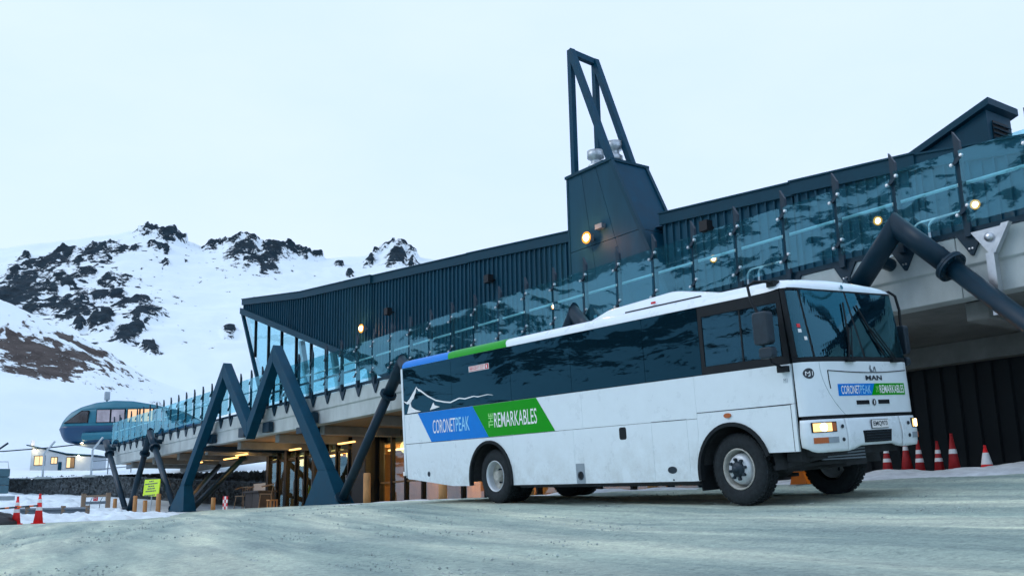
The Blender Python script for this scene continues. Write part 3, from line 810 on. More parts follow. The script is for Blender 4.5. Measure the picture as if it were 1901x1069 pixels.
# --- dark ribbed wall under the deck on the right
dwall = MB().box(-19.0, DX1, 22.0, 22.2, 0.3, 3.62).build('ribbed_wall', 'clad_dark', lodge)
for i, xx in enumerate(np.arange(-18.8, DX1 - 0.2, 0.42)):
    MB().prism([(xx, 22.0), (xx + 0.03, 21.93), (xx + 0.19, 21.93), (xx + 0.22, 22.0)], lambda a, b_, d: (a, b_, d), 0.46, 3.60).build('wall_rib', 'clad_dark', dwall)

# --- roof vent box
vb = MB().prism([(-16.2, 9.0), (-13.3, 9.0), (-13.3, 10.72), (-16.2, 9.75)], XZ, 26.0, 27.3).build('roof_vent', 'trim_blue', lodge)
MB().prism([(-16.4, 9.72), (-13.12, 10.80), (-13.12, 11.0), (-16.4, 9.92)], XZ, 25.85, 27.45).build('cover', 'trim_blue', vb)
MB().box(-13.29, -13.26, 26.25, 27.05, 9.7, 10.45).build('louvre_opening', 'interior_dark', vb)
for i in range(5):
    MB().beam((-13.22, 26.22, 9.78 + i * 0.14), (-13.22, 27.08, 9.78 + i * 0.14), 0.10, 0.02, (0.5, 0, 1)).build('louvre', 'trim_blue', vb)
for xx in (-15.3, -14.3):
    MB().box(xx, xx + 0.02, 25.98, 26.0, 9.0, 9.75 + (xx + 16.2) * 0.3).build('seam', 'frame_dark', vb)
# two small speakers on the cladding
for i, (xx, zz) in enumerate(((-40.0, 9.25), (-20.0, 8.35), (-31.7, 9.1))):
    sp = MB().box(xx - 0.16, xx + 0.16, 21.55, 21.8, zz - 0.16, zz + 0.16).build('wall_speaker', 'black_plastic', lodge)
    MB().tube((xx, 21.8, zz), (xx, 22.0, zz), 0.04).build('bracket', 'black_plastic', sp)

# ------------------------------------------------------------------ chimney tower
tow = thing('chimney_tower', 'dark panelled chimney tower with steel frame on the lodge roof', 'tower', (-25, 22.5, 4.8))
zb0, zt0 = ZT, 11.78
Lx = -26.62
def tr(z): return -24.27 + (11.78 - z) * 0.47
for (za, zb_) in ((zb0, 9.0), (9.02, zt0)):
    for i in range(3):
        fa, fb = i / 3, (i + 1) / 3
        pts = []
        for z, fr in ((za, fa), (za, fb), (zb_, fb), (zb_, fa)):
            pts.append((Lx + (tr(z) - Lx) * fr, z))
        (x0, z0), (x1, z1), (x2, z2), (x3, z3) = pts
        MB().prism([(x0 + 0.008, z0), (x1 - 0.008, z1), (x2 - 0.008, z2), (x3 + 0.008, z3)], XZ, 21.75, 21.80).build('front_panel', 'clad_blue', tow)
MB().prism([(Lx + 0.01, zb0), (tr(zb0) - 0.02, zb0), (tr(zt0) - 0.02, zt0 - 0.01), (Lx + 0.01, zt0 - 0.01)], XZ, 21.805, 23.4).build('core', 'frame_dark', tow)
for (za, zb_) in ((zb0, 9.0), (9.02, zt0)):
    v = [(tr(za) , 21.76, za), (tr(za), 23.42, za), (tr(zb_), 23.42, zb_), (tr(zb_), 21.76, zb_)]
    v2 = [(p[0] + 0.05, p[1], p[2]) for p in v]
    obj('side_panel', v + v2, [(0, 1, 2, 3), (7, 6, 5, 4), (0, 4, 5, 1), (1, 5, 6, 2), (2, 6, 7, 3), (3, 7, 4, 0)], 'steel_blue', tow)
MB().beam((tr(zb0) + 0.03, 21.78, zb0), (tr(zt0) + 0.03, 21.78, zt0), 0.14, 0.14, (0, 1, 0)).build('corner_trim', 'trim_blue', tow)
MB().beam((tr(zb0) + 0.03, 23.40, zb0), (tr(zt0) + 0.03, 23.40, zt0), 0.14, 0.14, (0, 1, 0)).build('corner_trim', 'trim_blue', tow)
MB().beam((Lx, 21.78, zb0), (Lx, 21.78, zt0), 0.10, 0.10, (0, 1, 0)).build('corner_trim', 'trim_blue', tow)
MB().box(Lx - 0.08, tr(zt0) + 0.10, 21.68, 23.5, zt0, zt0 + 0.10).build('coping', 'trim_blue', tow)
zf = zt0 + 0.10
pa, pb = Vector((-26.42, 21.95, 0)), Vector((-26.62, 23.3, 0))
za = 16.85
MB().beam((pa.x, pa.y, zf), (pa.x, pa.y, za), 0.20, 0.20, (0, 1, 0)).build('upright', 'steel_blue', tow)
MB().beam((pb.x, pb.y, zf), (pb.x, pb.y, za + 0.02), 0.20, 0.20, (0, 1, 0)).build('upright', 'steel_blue', tow)
MB().beam((pa.x, pa.y, za - 0.1), (pb.x, pb.y, za - 0.08), 0.22, 0.22).build('top_bar', 'steel_blue', tow)
MB().beam((pa.x + 0.02, pa.y, za - 0.02), (-24.45, 21.95, zf), 0.22, 0.22, (0, 1, 0)).build('raker', 'steel_blue', tow)
MB().beam((pb.x + 0.02, pb.y, za), (-24.75, 23.3, zf), 0.22, 0.22, (0, 1, 0)).build('raker', 'steel_blue', tow)
for fx, fy, zo in ((-25.87, 22.5, -0.17), (-25.50, 23.1, 0.18)):
    f_ = MB().lathe([(0.0, 0), (0.24, 0), (0.24, 0.32 + zo), (0.30, 0.34 + zo), (0.30, 0.50 + zo), (0.18, 0.60 + zo), (0.18, 0.72 + zo), (0.31, 0.80 + zo), (0.31, 1.06 + zo), (0.0, 1.06 + zo)], (fx, fy, zf), 'z', 20).build('flue_pipe', 'galv', tow, True)

# floodlights
def floodlight(name, label, x, y, z, power, k=1.0):
    t = thing(name, label, 'lamp', (x, y + 0.3, z), 'floodlights on the lodge wall')
    MB().box(x - 0.16 * k, x + 0.16 * k, y + 0.02, y + 0.18, z - 0.13 * k, z + 0.13 * k).build('housing', 'grey_metal', t)
    MB().tube((x, y + 0.18, z), (x, y + 0.32, z + 0.02), 0.04).build('bracket', 'grey_metal', t)
    MB().lathe([(0.0, -0.12 * k), (0.08 * k, -0.10 * k), (0.125 * k, -0.03), (0.13 * k, 0.02)], (x, y, z), 'y', 14).build('lens', 'lamp_warm', t, True)
    MB().lathe([(0.13 * k, -0.02), (0.20 * k, -0.06), (0.21 * k, 0.0), (0.13 * k, 0.02)], (x, y, z), 'y', 18).build('glow_ring', 'lamp_halo', t, True)  # emissive ring added to paint an orange glow round the lens
    lamp('glow', (x, y - 0.35, z), power, (1.0, 0.42, 0.16), 0.08, t)
floodlight('floodlight', 'glowing floodlight on the chimney tower', -25.28, 21.43, 9.22, 40)
floodlight('floodlight', 'glowing floodlight on the ribbed wall above the glazed prow', -42.55, 21.62, 8.86, 40)
sc_ = MB().box(-24.98, -24.62, 21.55, 21.73, 9.45, 9.62).build('security_camera', 'grey_metal')
tag(sc_, 'small grey camera on the chimney tower beside the floodlight', 'camera')
floodlight('floodlight', 'small wall lamp glowing behind the balustrade left of the chimney tower', -27.43, 21.6, 7.21, 12, 0.55)

floodlight('floodlight', 'small warm wall lamp behind the glass right of the chimney tower', -19.69, 21.6, 7.25, 10, 0.55)
floodlight('floodlight', 'small warm wall lamp behind the glass left of the tube elbow', -14.12, 21.6, 7.0, 10, 0.55)
floodlight('floodlight', 'small warm wall lamp behind the rightmost glass panels', -11.57, 21.6, 6.74, 10, 0.55)
# ------------------------------------------------------------------ balustrade
bal = thing('glass_balustrade', 'teal glass balustrade with dark blade posts along the deck edge', 'balustrade', (-35, DY, ZT))
PY = DY - 0.09
def post_mesh():
    m_ = MB()
    m_.prism([(-0.06, -0.06), (0.06, -0.06), (0.06, 1.76), (-0.06, 1.98)], XZ, -0.035, 0.035)
    return m_
pm = post_mesh(); pme = None
def shared(name, mb, m):
    me = bpy.data.meshes.new(name); me.from_pydata(mb.v, [], mb.f); me.update()
    bm = bmesh.new(); bm.from_mesh(me); bmesh.ops.recalc_face_normals(bm, faces=bm.faces); bm.to_mesh(me); bm.free()
    me.materials.append(MAT[m]); return me
me_post = shared('post', pm, 'tube_blue')
me_brk = shared('bracket', MB().prism([(-0.27, 0.02), (0.27, 0.02), (0.02, -0.40), (-0.02, -0.40)], XZ, 0.036, 0.082), 'tube_blue')
me_bolt = shared('bolt', MB().lathe([(0.0, -0.02), (0.02, -0.018), (0.02, 0.0)], (0, 0.036, -0.28), 'y', 8), 'stainless')
def clampm():
    m_ = MB()
    m_.prism([(-0.11, -0.09), (0.0, -0.05), (0.11, 0.05), (0.11, 0.09), (0.0, 0.05), (-0.11, -0.05)], XZ, -0.10, -0.036)
    return m_
me_clamp = shared('clamp', clampm(), 'tube_blue')
me_disc = shared('disc', MB().lathe([(0.0, -0.03), (0.03, -0.028), (0.037, -0.01), (0.037, 0.02), (0, 0.02)], (0, 0, 0), 'y', 12), 'stainless')
me_pane = shared('glass_panel', MB().box(-SP / 2 + 0.05, SP / 2 - 0.05, -0.095, -0.080, 0.18, 1.56), 'glass_rail')
I0, I1 = -27, 20
for i in range(I0, I1 + 1):
    px = SO + SP * i
    p_ = link('post', me_post, None, bal); p_.location = (px, PY, ZT)
    big_ = px > -34
    q = link('bracket', me_brk, None, p_); q.location = (0, 0, 0)
    if px > -24:
        for sx in (-0.03, 0.03):
            q = link('bolt', me_bolt, None, p_); q.location = (sx, 0, 0)
    for zc in (0.42, 1.38):
        q = link('clamp', me_clamp, None, p_); q.location = (0, 0, zc)
        if big_:
            for sx, sz in ((-0.105, -0.07), (0.105, 0.07)):
                d_ = link('disc', me_disc, None, p_); d_.location = (sx, -0.10, zc + sz)
    if i < I1:
        g_ = link('glass_panel', me_pane, None, bal); g_.location = (px + SP / 2, PY, ZT)
MB().tube((DX0, DY + 0.14, ZT + 1.02), (DX1, DY + 0.14, ZT + 1.02), 0.034, n=8).build('handrail', 'paper', bal)
MB().box(DX0, DX1, DY - 0.02, DY + 0.05, ZT + 0.02, ZT + 0.12).build('kerb_rail', 'tube_blue', bal)
# return along the far end
for j in range(6):
    yy = DY + 0.4 + j * 1.2
    p_ = link('post', me_post, None, bal); p_.location = (DX0 + 0.1, yy, ZT)
    g_ = link('glass_panel', me_pane, None, bal); g_.location = (DX0 + 0.1, yy + 0.6, ZT); g_.rotation_euler = (0, 0, PI / 2)

# things standing on the deck
def deck_bench(x, y, label):
    t = thing('tubular_rack', label, 'rack', (x, y, ZT), 'tubular racks on the deck')
    for s in (0, 0.35):
        pts = [(x + s, y, ZT)] + [(x + s + 0.18 * (1 - math.cos(a)), y, ZT + 0.75 + 0.18 * math.sin(a)) for a in np.linspace(0, PI / 2, 5)] + [(x + s + 0.9, y, ZT + 0.93)]
        MB().path(pts, 0.025, 6).build('hoop', 'galv', t)
deck_bench(-11.3, 18.5, 'tubular rack on the deck behind the right-hand balustrade')
deck_bench(-15.9, 18.6, 'tubular rack on the deck behind the balustrade left of the tube apex')
h_ = snow_heap('snow_heap', -11.5, -10.1, 16.98, 17.7, 0.34, 12, 'snow', 24, 14, base=ZT)
h_['kind'] = 'stuff'; tag(h_, 'little heap of snow on the deck edge beside the tube flange', 'snow')

# stainless downpipe bracket on the fascia
dp = thing('downpipe', 'stainless downpipe with triangular bracket on the concrete fascia', 'downpipe', (-8.9, 16.85, 3.6))
xa = -8.85
MB().prism([(xa - 0.36, 4.78), (xa + 0.36, 4.78), (xa + 0.05, 4.32), (xa - 0.05, 4.32)], XZ, 16.88, 16.91).build('bracket', 'stainless', dp)
MB().prism([(xa + 0.26, 4.80), (xa + 0.40, 4.80), (xa + 0.09, 4.30), (xa, 4.30)], XZ, 16.80, 16.92).build('bracket_flange', 'stainless', dp)
MB().box(xa - 0.075, xa + 0.075, 16.78, 16.93, 3.2, 4.32).build('pipe', 'stainless', dp)
MB().lathe([(0, -0.05), (0.08, -0.05), (0.09, 0.0)], (xa - 0.02, 16.88, 4.62), 'y', 14).build('spigot', 'stainless', dp, True)

# ------------------------------------------------------------------ zigzag of round tubes
TY = 16.5
def vee(label, ax, az, lx, rx, fz=0.45, flange=True, left=True, right=True):
    t = thing('tube_brace', label, 'brace', (lx if left else rx, TY, fz), 'round steel tubes propping the deck')
    A = Vector((ax, TY, az))
    for ok, fx in ((left, lx), (right, rx)):
        if not ok: continue
        F = Vector((fx, TY, fz)); d = (F - A).normalized()
        fl = A + d * 1.35
        ut = MB().tube(A, fl, 0.195, n=24)
        if left and right:                       # mitred against the other limb
            for i in range(24):
                p = Vector(ut.v[i]); ut.v[i] = tuple(p + d * ((ax - p.x) / d.x))
        ut.build('upper_tube', 'tube_blue', t, False)
        MB().tube(fl + d * 0.10, F, 0.168, n=24).build('lower_tube', 'tube_blue', t, False)
        fo = MB().tube(fl, fl + d * 0.045, 0.295, n=24).tube(fl + d * 0.055, fl + d * 0.10, 0.295, n=24).build('flange', 'tube_blue', t)
        a = d.orthogonal().normalized(); b_ = d.cross(a)
        for k in range(10):
            c_ = fl + (a * math.cos(k * PI / 5) + b_ * math.sin(k * PI / 5)) * 0.25
            MB().tube(c_ - d * 0.03, c_ + d * 0.13, 0.02, n=6).build('bolt', 'tube_blue', fo)
        MB().tube(F - d * 0.35, F - d * 0.28, 0.30, n=20).build('base_collar', 'tube_blue', t)
        # bracket back to the fascia
        m_ = A + d * 0.75
        MB().tube(m_, m_ + Vector((0, 0.62, -0.05)), 0.13, n=12).build('pin', 'tube_blue', t)
    for f in t.children:
        if f.name.startswith(('upper_tube', 'lower_tube')):
            f.data.polygons.foreach_set('use_smooth', [len(p.vertices) == 4 for p in f.data.polygons])
vee('leftmost round tube propping the far end of the deck', -68.79, 5.12, -70, -62.7, left=False)
vee('pair of round tubes meeting left of the big M frame', -58.78, 4.92, -62.3, -53.4)
vee('round tube rising from the M frame foot to the deck beside the bus tail', -29.4, 5.10, -34.0, -23.7)
vee('tube apex peeping over the bus roof beside the air conditioner', -20.08, 5.13, -23.5, -15.4)
vee('large round tube elbow with bolted flange above the bus front', -10.42, 5.15, -15.0, -5.8)

# ------------------------------------------------------------------ M frame of box steel
mf = thing('zigzag_frame', 'big M shaped dark blue box steel frame propping the deck', 'frame', (-44, 16.6, 0.45))
Y0, Y1 = 16.36, 16.78
hw = 0.46
ZPK = 7.48
def member(poly, name='leg'):
    bevel(MB().prism(poly, XZ, Y0, Y1).build(name, 'steel_blue', mf), 0.012)
# pointed peaks, mitred at each turn
p1, va, p2 = -46.73, -43.33, -40.56
member([(-52.40, 1.75), (-51.75, 1.75), (p1 - 0.002, 6.66), (p1 - 0.002, 7.38)])
member([(p1 + 0.002, 6.66), (va - 0.002, 3.48), (va - 0.002, 4.22), (p1 + 0.002, 7.38)], 'diagonal')
member([(va + 0.002, 3.48), (p2 - 0.002, 6.60), (p2 - 0.002, 7.34), (va + 0.002, 4.22)], 'diagonal')
member([(p2 + 0.002, 6.58), (-35.72, 1.75), (-34.95, 1.75), (p2 + 0.002, 7.34)])
def foot(a, b_, ta, tb):
    v = []
    for z, xa_, xb_, ya, yb in ((0.46, a, b_, Y0 - 0.12, Y1 + 0.12), (1.748, ta, tb, Y0 + 0.003, Y1 - 0.003)):
        v += [(xa_, ya, z), (xb_, ya, z), (xb_, yb, z), (xa_, yb, z)]
    o = obj('foot', v, [(0, 3, 2, 1), (4, 5, 6, 7), (0, 1, 5, 4), (1, 2, 6, 5), (2, 3, 7, 6), (3, 0, 4, 7)], 'steel_blue', mf)
    MB().box(a - 0.12, b_ + 0.12, Y0 - 0.25, Y1 + 0.25, 0.42, 0.458).build('base_plate', 'steel_blue', o)
foot(-53.8, -51.3, -52.40, -51.75)
foot(-36.6, -33.6, -35.72, -34.95)
for xx in (-49.4, -37.5, p1 + 1.6, p2 - 1.6):
    MB().box(xx - 0.35, xx + 0.35, Y1 + 0.002, DY + 0.0, 3.72, 4.15).build('deck_bracket', 'tube_blue', mf)
for xx in (-50.2, -38.3):
    MB().box(xx - 0.28, xx + 0.28, Y1 - 0.1, 22.4, 3.36, 3.62).build('back_arm', 'tube_blue', mf)
MB().tube((-52.0, 16.95, 0.6), (-52.9, 19.9, 3.3), 0.15, n=14).build('back_strut', 'tube_blue', mf, False)
MB().tube((-54.0, 17.0, 0.6), (-60.5, 21.2, 3.2), 0.15, n=14).build('back_strut', 'tube_blue', mf, False)

# ================================================================== BUS  (u forward, v across away from the near side, w up)
BM = Matrix(((0.99968295, 0.00209661, 0.0248982, -19.91912285),
             (-0.00210053, 0.99781497, -0.06606867, 11.30744893),
             (-0.02509174, 0.066037, 0.99750302, 0.28042661),
             (0, 0, 0, 1)))
bus = thing('coach_bus', 'white coach with blue and green side stripes parked before the lodge', 'bus', mtx=BM)
BW = 2.56
def bpart(mb, name, m, parent=None, smooth=False): return mb.build(name, m, parent or bus, smooth, True)
UW = lambda a, b, d: (a, d, b)
def arch(c, w0, r, a0, a1, n=14):
    return [(c + r * math.cos(a), w0 + r * math.sin(a)) for a in np.linspace(a0, a1, n)]
W1, W2, R1a, R2a = 3.41, 9.77, 0.757, 0.715
AC1, AC2 = 0.476, 0.50
G = 0.004
def panel(poly, name='body_panel', m='paint_white', d0=0.0, d1=0.035, far=False, parent=None):
    if far: d0, d1 = BW - d1, BW - d0
    o = bpart(MB().prism(poly, UW, d0, d1), name, m, parent)
    return o
def side_panels(far):
    panel([(0.10, 0.53), (1.98 - G, 0.358), (1.98 - G, 1.295 - G), (0.06, 1.295 - G)], far=far, name='tail_panel')
    panel([(1.98, 0.358), (W1 - R1a, 0.352), (W1 - R1a, AC1)] + arch(W1, AC1, R1a, PI, 0)[1:] + [(W1 + R1a, 0.356), (4.22 - G, 0.356), (4.22 - G, 1.295 - G), (1.98, 1.295 - G)], far=far, name='wheel_arch_panel')
    panel([(4.22, 0.356), (6.08 - G, 0.360), (6.08 - G, 1.308 - G), (4.22, 1.300 - G)], far=far)
    panel([(6.08, 0.360), (8.09 - G, 0.366), (8.09 - G, 1.311 - G), (6.08, 1.308 - G)], far=far)
    panel([(8.09, 0.368), (8.88 - G, 0.368), (8.88 - G, 1.308), (8.09, 1.308)], far=far, name='locker_door')
    panel([(8.88, 0.368), (9.055 - G, 0.372), (9.055 - G, 0.86), (9.09, 0.94), (9.11 - G, 1.04), (9.11 - G, 1.306), (8.88, 1.306)], far=far)
    a0 = math.asin((0.745 - AC2) / R2a)
    panel([(9.055, 0.376)] + [(W2 - R2a, AC2)] + arch(W2, AC2, R2a, PI, a0)[1:] + [(10.90 - G, 0.745), (10.90 - G, 1.392), (9.11, 1.388), (9.11, 1.04), (9.09, 0.94), (9.055, 0.86)], far=far, name='wheel_arch_panel')
    panel([(0.06, 1.30), (4.22 - G, 1.30), (4.22 - G, 1.955), (0.04, 1.955)], far=far, name='waist_panel')
    panel([(4.22, 1.305), (6.36 - G, 1.312), (6.36 - G, 1.955), (4.22, 1.955)], far=far, name='waist_panel')
    panel([(6.36, 1.313), (9.11 - G, 1.313), (9.11 - G, 1.955), (6.36, 1.955)], far=far, name='waist_panel')
    panel([(9.11, 1.398), (10.97, 1.405), (10.97, 1.955), (9.11, 1.955)], far=far, name='waist_panel')
    panel([(10.905, 0.745), (10.97, 0.745), (10.97, 1.40), (10.905, 1.395)], far=far, name='corner_panel')
    # window band
    wd = [0.06, 2.12, 4.27, 6.13, 8.04, 9.30, 10.90]
    for i in range(6):
        a, b_ = wd[i], wd[i + 1]
        if i == 5 and not far:
            fr = panel([(a, 1.965), (10.97, 1.965), (10.90, 3.005), (a, 3.005), (a, 2.86), (a + 0.075, 2.84), (10.83, 2.84), (10.86, 2.075), (a + 0.075, 2.075), (a + 0.075, 2.84), (a, 2.86)], 'window_frame', 'black_plastic', -0.002, 0.03)
            for c0, c1 in ((a + 0.08, 10.12), (10.15, 10.83)):
                panel([(c0, 2.08), (c1, 2.08), (c1, 2.835), (c0, 2.835)], 'window_pane', 'glass_driver', 0.008, 0.014, parent=fr)
            panel([(10.122, 2.08), (10.148, 2.08), (10.148, 2.835), (10.122, 2.835)], 'slider_bar', 'black_plastic', 0.0, 0.02, parent=fr)
        else:
            panel([(a + G, 1.965), (b_ - G, 1.965), (b_ - G, 3.005), (a + G, 3.005)], 'side_window', 'glass_side', -0.004, 0.008, far=far)
    panel([(0.05, 1.957), (10.9, 1.957), (10.9, 1.964), (0.05, 1.964)], 'waist_rail', 'black_plastic', -0.003, 0.03, far=far)
side_panels(False); side_panels(True)
# dark structure behind the panels
bpart(MB().box(0.10, 9.25, 0.04, BW - 0.04, 1.27, 3.0), 'inner_shell', 'interior_dark')
bpart(MB().box(0.30, 2.60, 0.05, BW - 0.05, 0.56, 1.26).box(4.22, 9.04, 0.05, BW - 0.05, 0.40, 1.26), 'locker_boxes', 'chassis')
bpart(MB().box(9.26, 10.85, 0.05, BW - 0.05, 1.20, 1.30), 'cab_floor', 'interior_dark')
# wheel wells: half drums
for c, w0, r in ((W1, AC1, R1a), (W2, AC2, R2a)):
    for v0, v1 in ((0.04, 0.80), (BW - 0.80, BW - 0.04)):
        pts = arch(c, w0, r + 0.02, PI, 0, 16)
        m_ = MB(); n_ = len(pts)
        v = [(p[0], v0, p[1]) for p in pts] + [(p[0], v1, p[1]) for p in pts]
        m_.add(v, [(i, i + 1, n_ + i + 1, n_ + i) for i in range(n_ - 1)])
        vi = v1 if v0 < 1 else v0
        m_.add([(p[0], vi, p[1]) for p in pts], [list(range(n_))])
        bpart(m_, 'wheel_well', 'chassis')
# arch lips of black rubber
for c, w0, r, e0, e1 in ((W1, AC1, R1a, PI + 0.16, -0.16), (W2, AC2, R2a, PI + 0.17, 0.30)):
    for va_, vb_ in ((-0.03, 0.05), (BW - 0.05, BW + 0.03)):
        m_ = MB()
        N_ = 22
        aa = np.linspace(e0, e1, N_)
        ring = []
        for a in aa:
            for rr, vv in ((r - 0.055, va_), (r + 0.002, va_), (r + 0.002, vb_), (r - 0.055, vb_)):
                ring.append((c + rr * math.cos(a), vv, w0 + rr * math.sin(a)))
        f = [(4 * i + k, 4 * i + (k + 1) % 4, 4 * i + 4 + (k + 1) % 4, 4 * i + 4 + k) for i in range(N_ - 1) for k in range(4)] + [(3, 2, 1, 0), tuple(4 * N_ - 4 + k for k in range(4))]
        m_.add(ring, f)
        bpart(m_, 'arch_lip', 'black_rubber')

# ---- roof and front surface
def roofw(v):
    s = min(v, BW - v)
    return float(np.interp(s, [0, 0.015, 0.05, 0.12, 0.30, 0.7, 1.25], [3.008, 3.075, 3.130, 3.170, 3.212, 3.245, 3.262]))
def ubase(v):
    s = min(1.0, abs(v - 1.28) / 1.28)
    return 10.97 + 0.31 * math.sqrt(max(0, 1 - s ** 9)) - 0.06 * s * s * (1 - s ** 8)
def rake(v, w):
    s = min(1.0, abs(v - 1.28) / 1.28)
    k = 0.24 - 0.14 * s ** 4
    if w <= 1.97: return 0.012 * max(0, (w - 1.2)) / 0.77
    return 0.012 + k * (w - 1.97) / 1.06
def FS(v, w, off=0.0):
    u = ubase(v) - rake(v, w)
    # normal in plan
    e = 0.01
    du = (ubase(min(BW - 1e-3, v + e)) - ubase(max(1e-3, v - e))) / (2 * e)
    nx, ny = 1.0, -du
    q = math.hypot(nx, ny)
    return (u + off * nx / q, v + off * ny / q, w)
def capu(v, t): return ubase(v) - rake(v, 3.03) - 0.50 * (1 - math.cos(t * PI / 2))
def vmap(t):  # denser near the corners
    return BW * (0.5 - 0.5 * math.cos(PI * t))
bpart(MB().grid(lambda a, b_: (capu(vmap(a), b_), vmap(a), 3.03 + (roofw(vmap(a)) - 3.03) * math.sin(b_ * PI / 2)), 36, 8), 'roof_cap', 'paint_white', None, True)
bpart(MB().grid(lambda a, b_: (0.03 + (capu(vmap(a), 1.0) - 0.03) * b_, vmap(a), roofw(vmap(a))), 40, 24), 'roof', 'paint_white', None, True)
bpart(MB().prism([(0.0, 0), (0.03, 0), (0.03, 1), (0.0, 1)], lambda a, b_, d: (a, d, 0), 0, 1) if False else
      MB().add([(0.03, vmap(a / 30), roofw(vmap(a / 30))) for a in range(31)] + [(0.03, BW, 0.55), (0.03, 0, 0.55)], [list(range(33))]), 'rear_panel', 'paint_white')
bpart(MB().box(-0.02, 0.06, -0.012, 0.06, 0.60, 3.0), 'rear_corner_trim', 'paint_white')
bpart(MB().box(-0.06, 0.03, -0.03, 0.10, 0.60, 0.69), 'rear_lamp', 'paper')
# coloured stripes on the eave
def eave(u0b, u0t, u1b, u1t, m):
    def fn(a, b_):
        v = [0.0, 0.015, 0.05, 0.12, 0.20, 0.30][int(round(b_ * 5))]
        w = roofw(v)
        k = (w - 3.008) / (3.212 - 3.008)
        ua = u0b + (u0t - u0b) * k; ub = u1b + (u1t - u1b) * k
        off = 0.004
        return (ua + (ub - ua) * a, v - off * (1 - k), w + off * (0.3 + k))
    bpart(MB().grid(fn, 6, 5), 'eave_stripe', m, None, True)
eave(0.03, 0.03, 2.04, 1.93, 'paint_blue')
eave(2.04, 1.93, 4.20, 4.07, 'paint_green')
# roof air conditioner: a shallow pod with bevelled ends
def ac_fn(a, b_):
    u = 6.05 + 3.35 * a; v = 0.45 + 1.6 * b_
    h = float(np.interp(a, [0, 0.06, 0.15, 0.62, 1.0], [0.02, 0.10, 0.20, 0.27, 0.02])) * (1 - abs(2 * b_ - 1) ** 8 * 0.85)
    return (u, v, roofw(v) - 0.02 + h)
ac = bpart(MB().grid(ac_fn, 28, 16), 'air_conditioner', 'paint_white', None, True)
bpart(MB().box(7.2, 9.0, 0.435, 0.46, 3.225, 3.262), 'intake_slot', 'black_plastic', ac)
bpart(MB().box(6.35, 6.42, 0.445, 0.462, 3.28, 3.33), 'green_mark', 'term_teal', ac)
bpart(MB().box(7.85, 7.95, 0.445, 0.462, 3.30, 3.335), 'red_mark', 'red', ac)
hatch = bpart(MB().box(9.75, 10.0, 0.7, 1.0, 3.245, 3.285), 'roof_vent', 'black_plastic')

# ---- front panels
def fpatch(v0, v1, w0, w1, name, m, off=0.0, th=0.03, nv=16, nw=4, parent=None, smooth=True):
    f0 = lambda a, b_: FS(v0 + (v1 - v0) * a, w0 + (w1 - w0) * b_, off)
    f1 = lambda a, b_: FS(v0 + (v1 - v0) * a, w0 + (w1 - w0) * b_, off - th)
    o = bpart(MB().grid(f0, nv, nw, f1), name, m, parent, False)
    return o
e_ = 0.004
fpatch(0.004, 0.30, 1.215, 1.960, 'front_corner', 'paint_white', nv=20, nw=6)
fpatch(2.26, BW - 0.004, 1.215, 1.960, 'front_corner', 'paint_white', nv=20, nw=6)
# bonnet panel with curved joint towards the corners
def bon(a, b_, off):
    w = 1.215 + (1.960 - 1.215) * b_
    k = (1 - b_)
    lo = 0.305 + 0.40 * (k ** 2.2); hi = 2.255 - 0.25 * (k ** 2.2)
    return FS(lo + (hi - lo) * a, w, off)
def cheek(a, b_, off):
    w = 1.215 + (1.960 - 1.215) * b_
    k = (1 - b_); lo = 0.301; hi = 0.297 + 0.40 * (k ** 2.2)
    return FS(lo + max(hi - lo, 0.002) * a, w, off)
def cheek2(a, b_, off):
    w = 1.215 + (1.960 - 1.215) * b_
    k = (1 - b_); hi = 2.259; lo = 2.263 - 0.25 * (k ** 2.2)
    return FS(hi + min(lo - hi, -0.002) * a, w, off)
bpart(MB().grid(lambda a, b_: bon(a, b_, 0.004), 20, 12, lambda a, b_: bon(a, b_, -0.03)), 'bonnet_panel', 'paint_white')
bpart(MB().grid(lambda a, b_: cheek(a, b_, 0.0), 8, 12, lambda a, b_: cheek(a, b_, -0.03)), 'cheek_panel', 'paint_white')
bpart(MB().grid(lambda a, b_: cheek2(a, b_, 0.0), 8, 12, lambda a, b_: cheek2(a, b_, -0.03)), 'cheek_panel', 'paint_white')
fpatch(0.01, BW - 0.01, 1.165, 1.218, 'bumper_gap', 'black_plastic', -0.02, 0.03, 40, 1)
# upper lip line of the bonnet
m_ = MB()
bpart(MB().path([FS(v, 1.835 - 0.035 * math.sin(PI * (v - 0.44) / 1.90), 0.008) for v in np.linspace(0.44, 2.34, 24)], 0.007, 6), 'bonnet_groove', 'black_plastic')
bpart(MB().path([FS(0.44, 1.83, 0.008), FS(0.445, 1.70, 0.008), FS(0.46, 1.58, 0.008)], 0.007, 6), 'bonnet_groove', 'black_plastic')
# bumper: three mouldings, the middle one cut away below
def bumper(v0, v1, low, name):
    def fn(a, b_, off):
        v = v0 + (v1 - v0) * a
        lo = low(v); w = lo + (1.163 - lo) * b_
        bulge = 0.035 * math.sin(PI * min(1, max(0, b_ * 0.9 + 0.1)))
        return FS(v, w, off + bulge)
    return bpart(MB().grid(lambda a, b_: fn(a, b_, 0.012), 22, 10, lambda a, b_: fn(a, b_, -0.04)), name, 'paint_white', None, True)
lowf = lambda v: float(np.interp(v, [0, 0.06, 0.12, 0.66, 0.80, 0.93, 1.72, 1.85, 2.0, 2.45, 2.56], [0.80, 0.735, 0.715, 0.715, 0.735, 0.775, 0.775, 0.735, 0.72, 0.735, 0.82]))
bum_l = bumper(0.006, 0.652, lowf, 'bumper_corner'); bum_m = bumper(0.658, 1.95, lowf, 'bumper_middle'); bum_r = bumper(1.956, 2.554, lowf, 'bumper_corner')
def flat_on(v0, v1, w0, w1, m, name, off, parent, th=0.02, nv=6):
    return fpatch(v0, v1, w0, w1, name, m, off, th, nv, 2, parent, False)
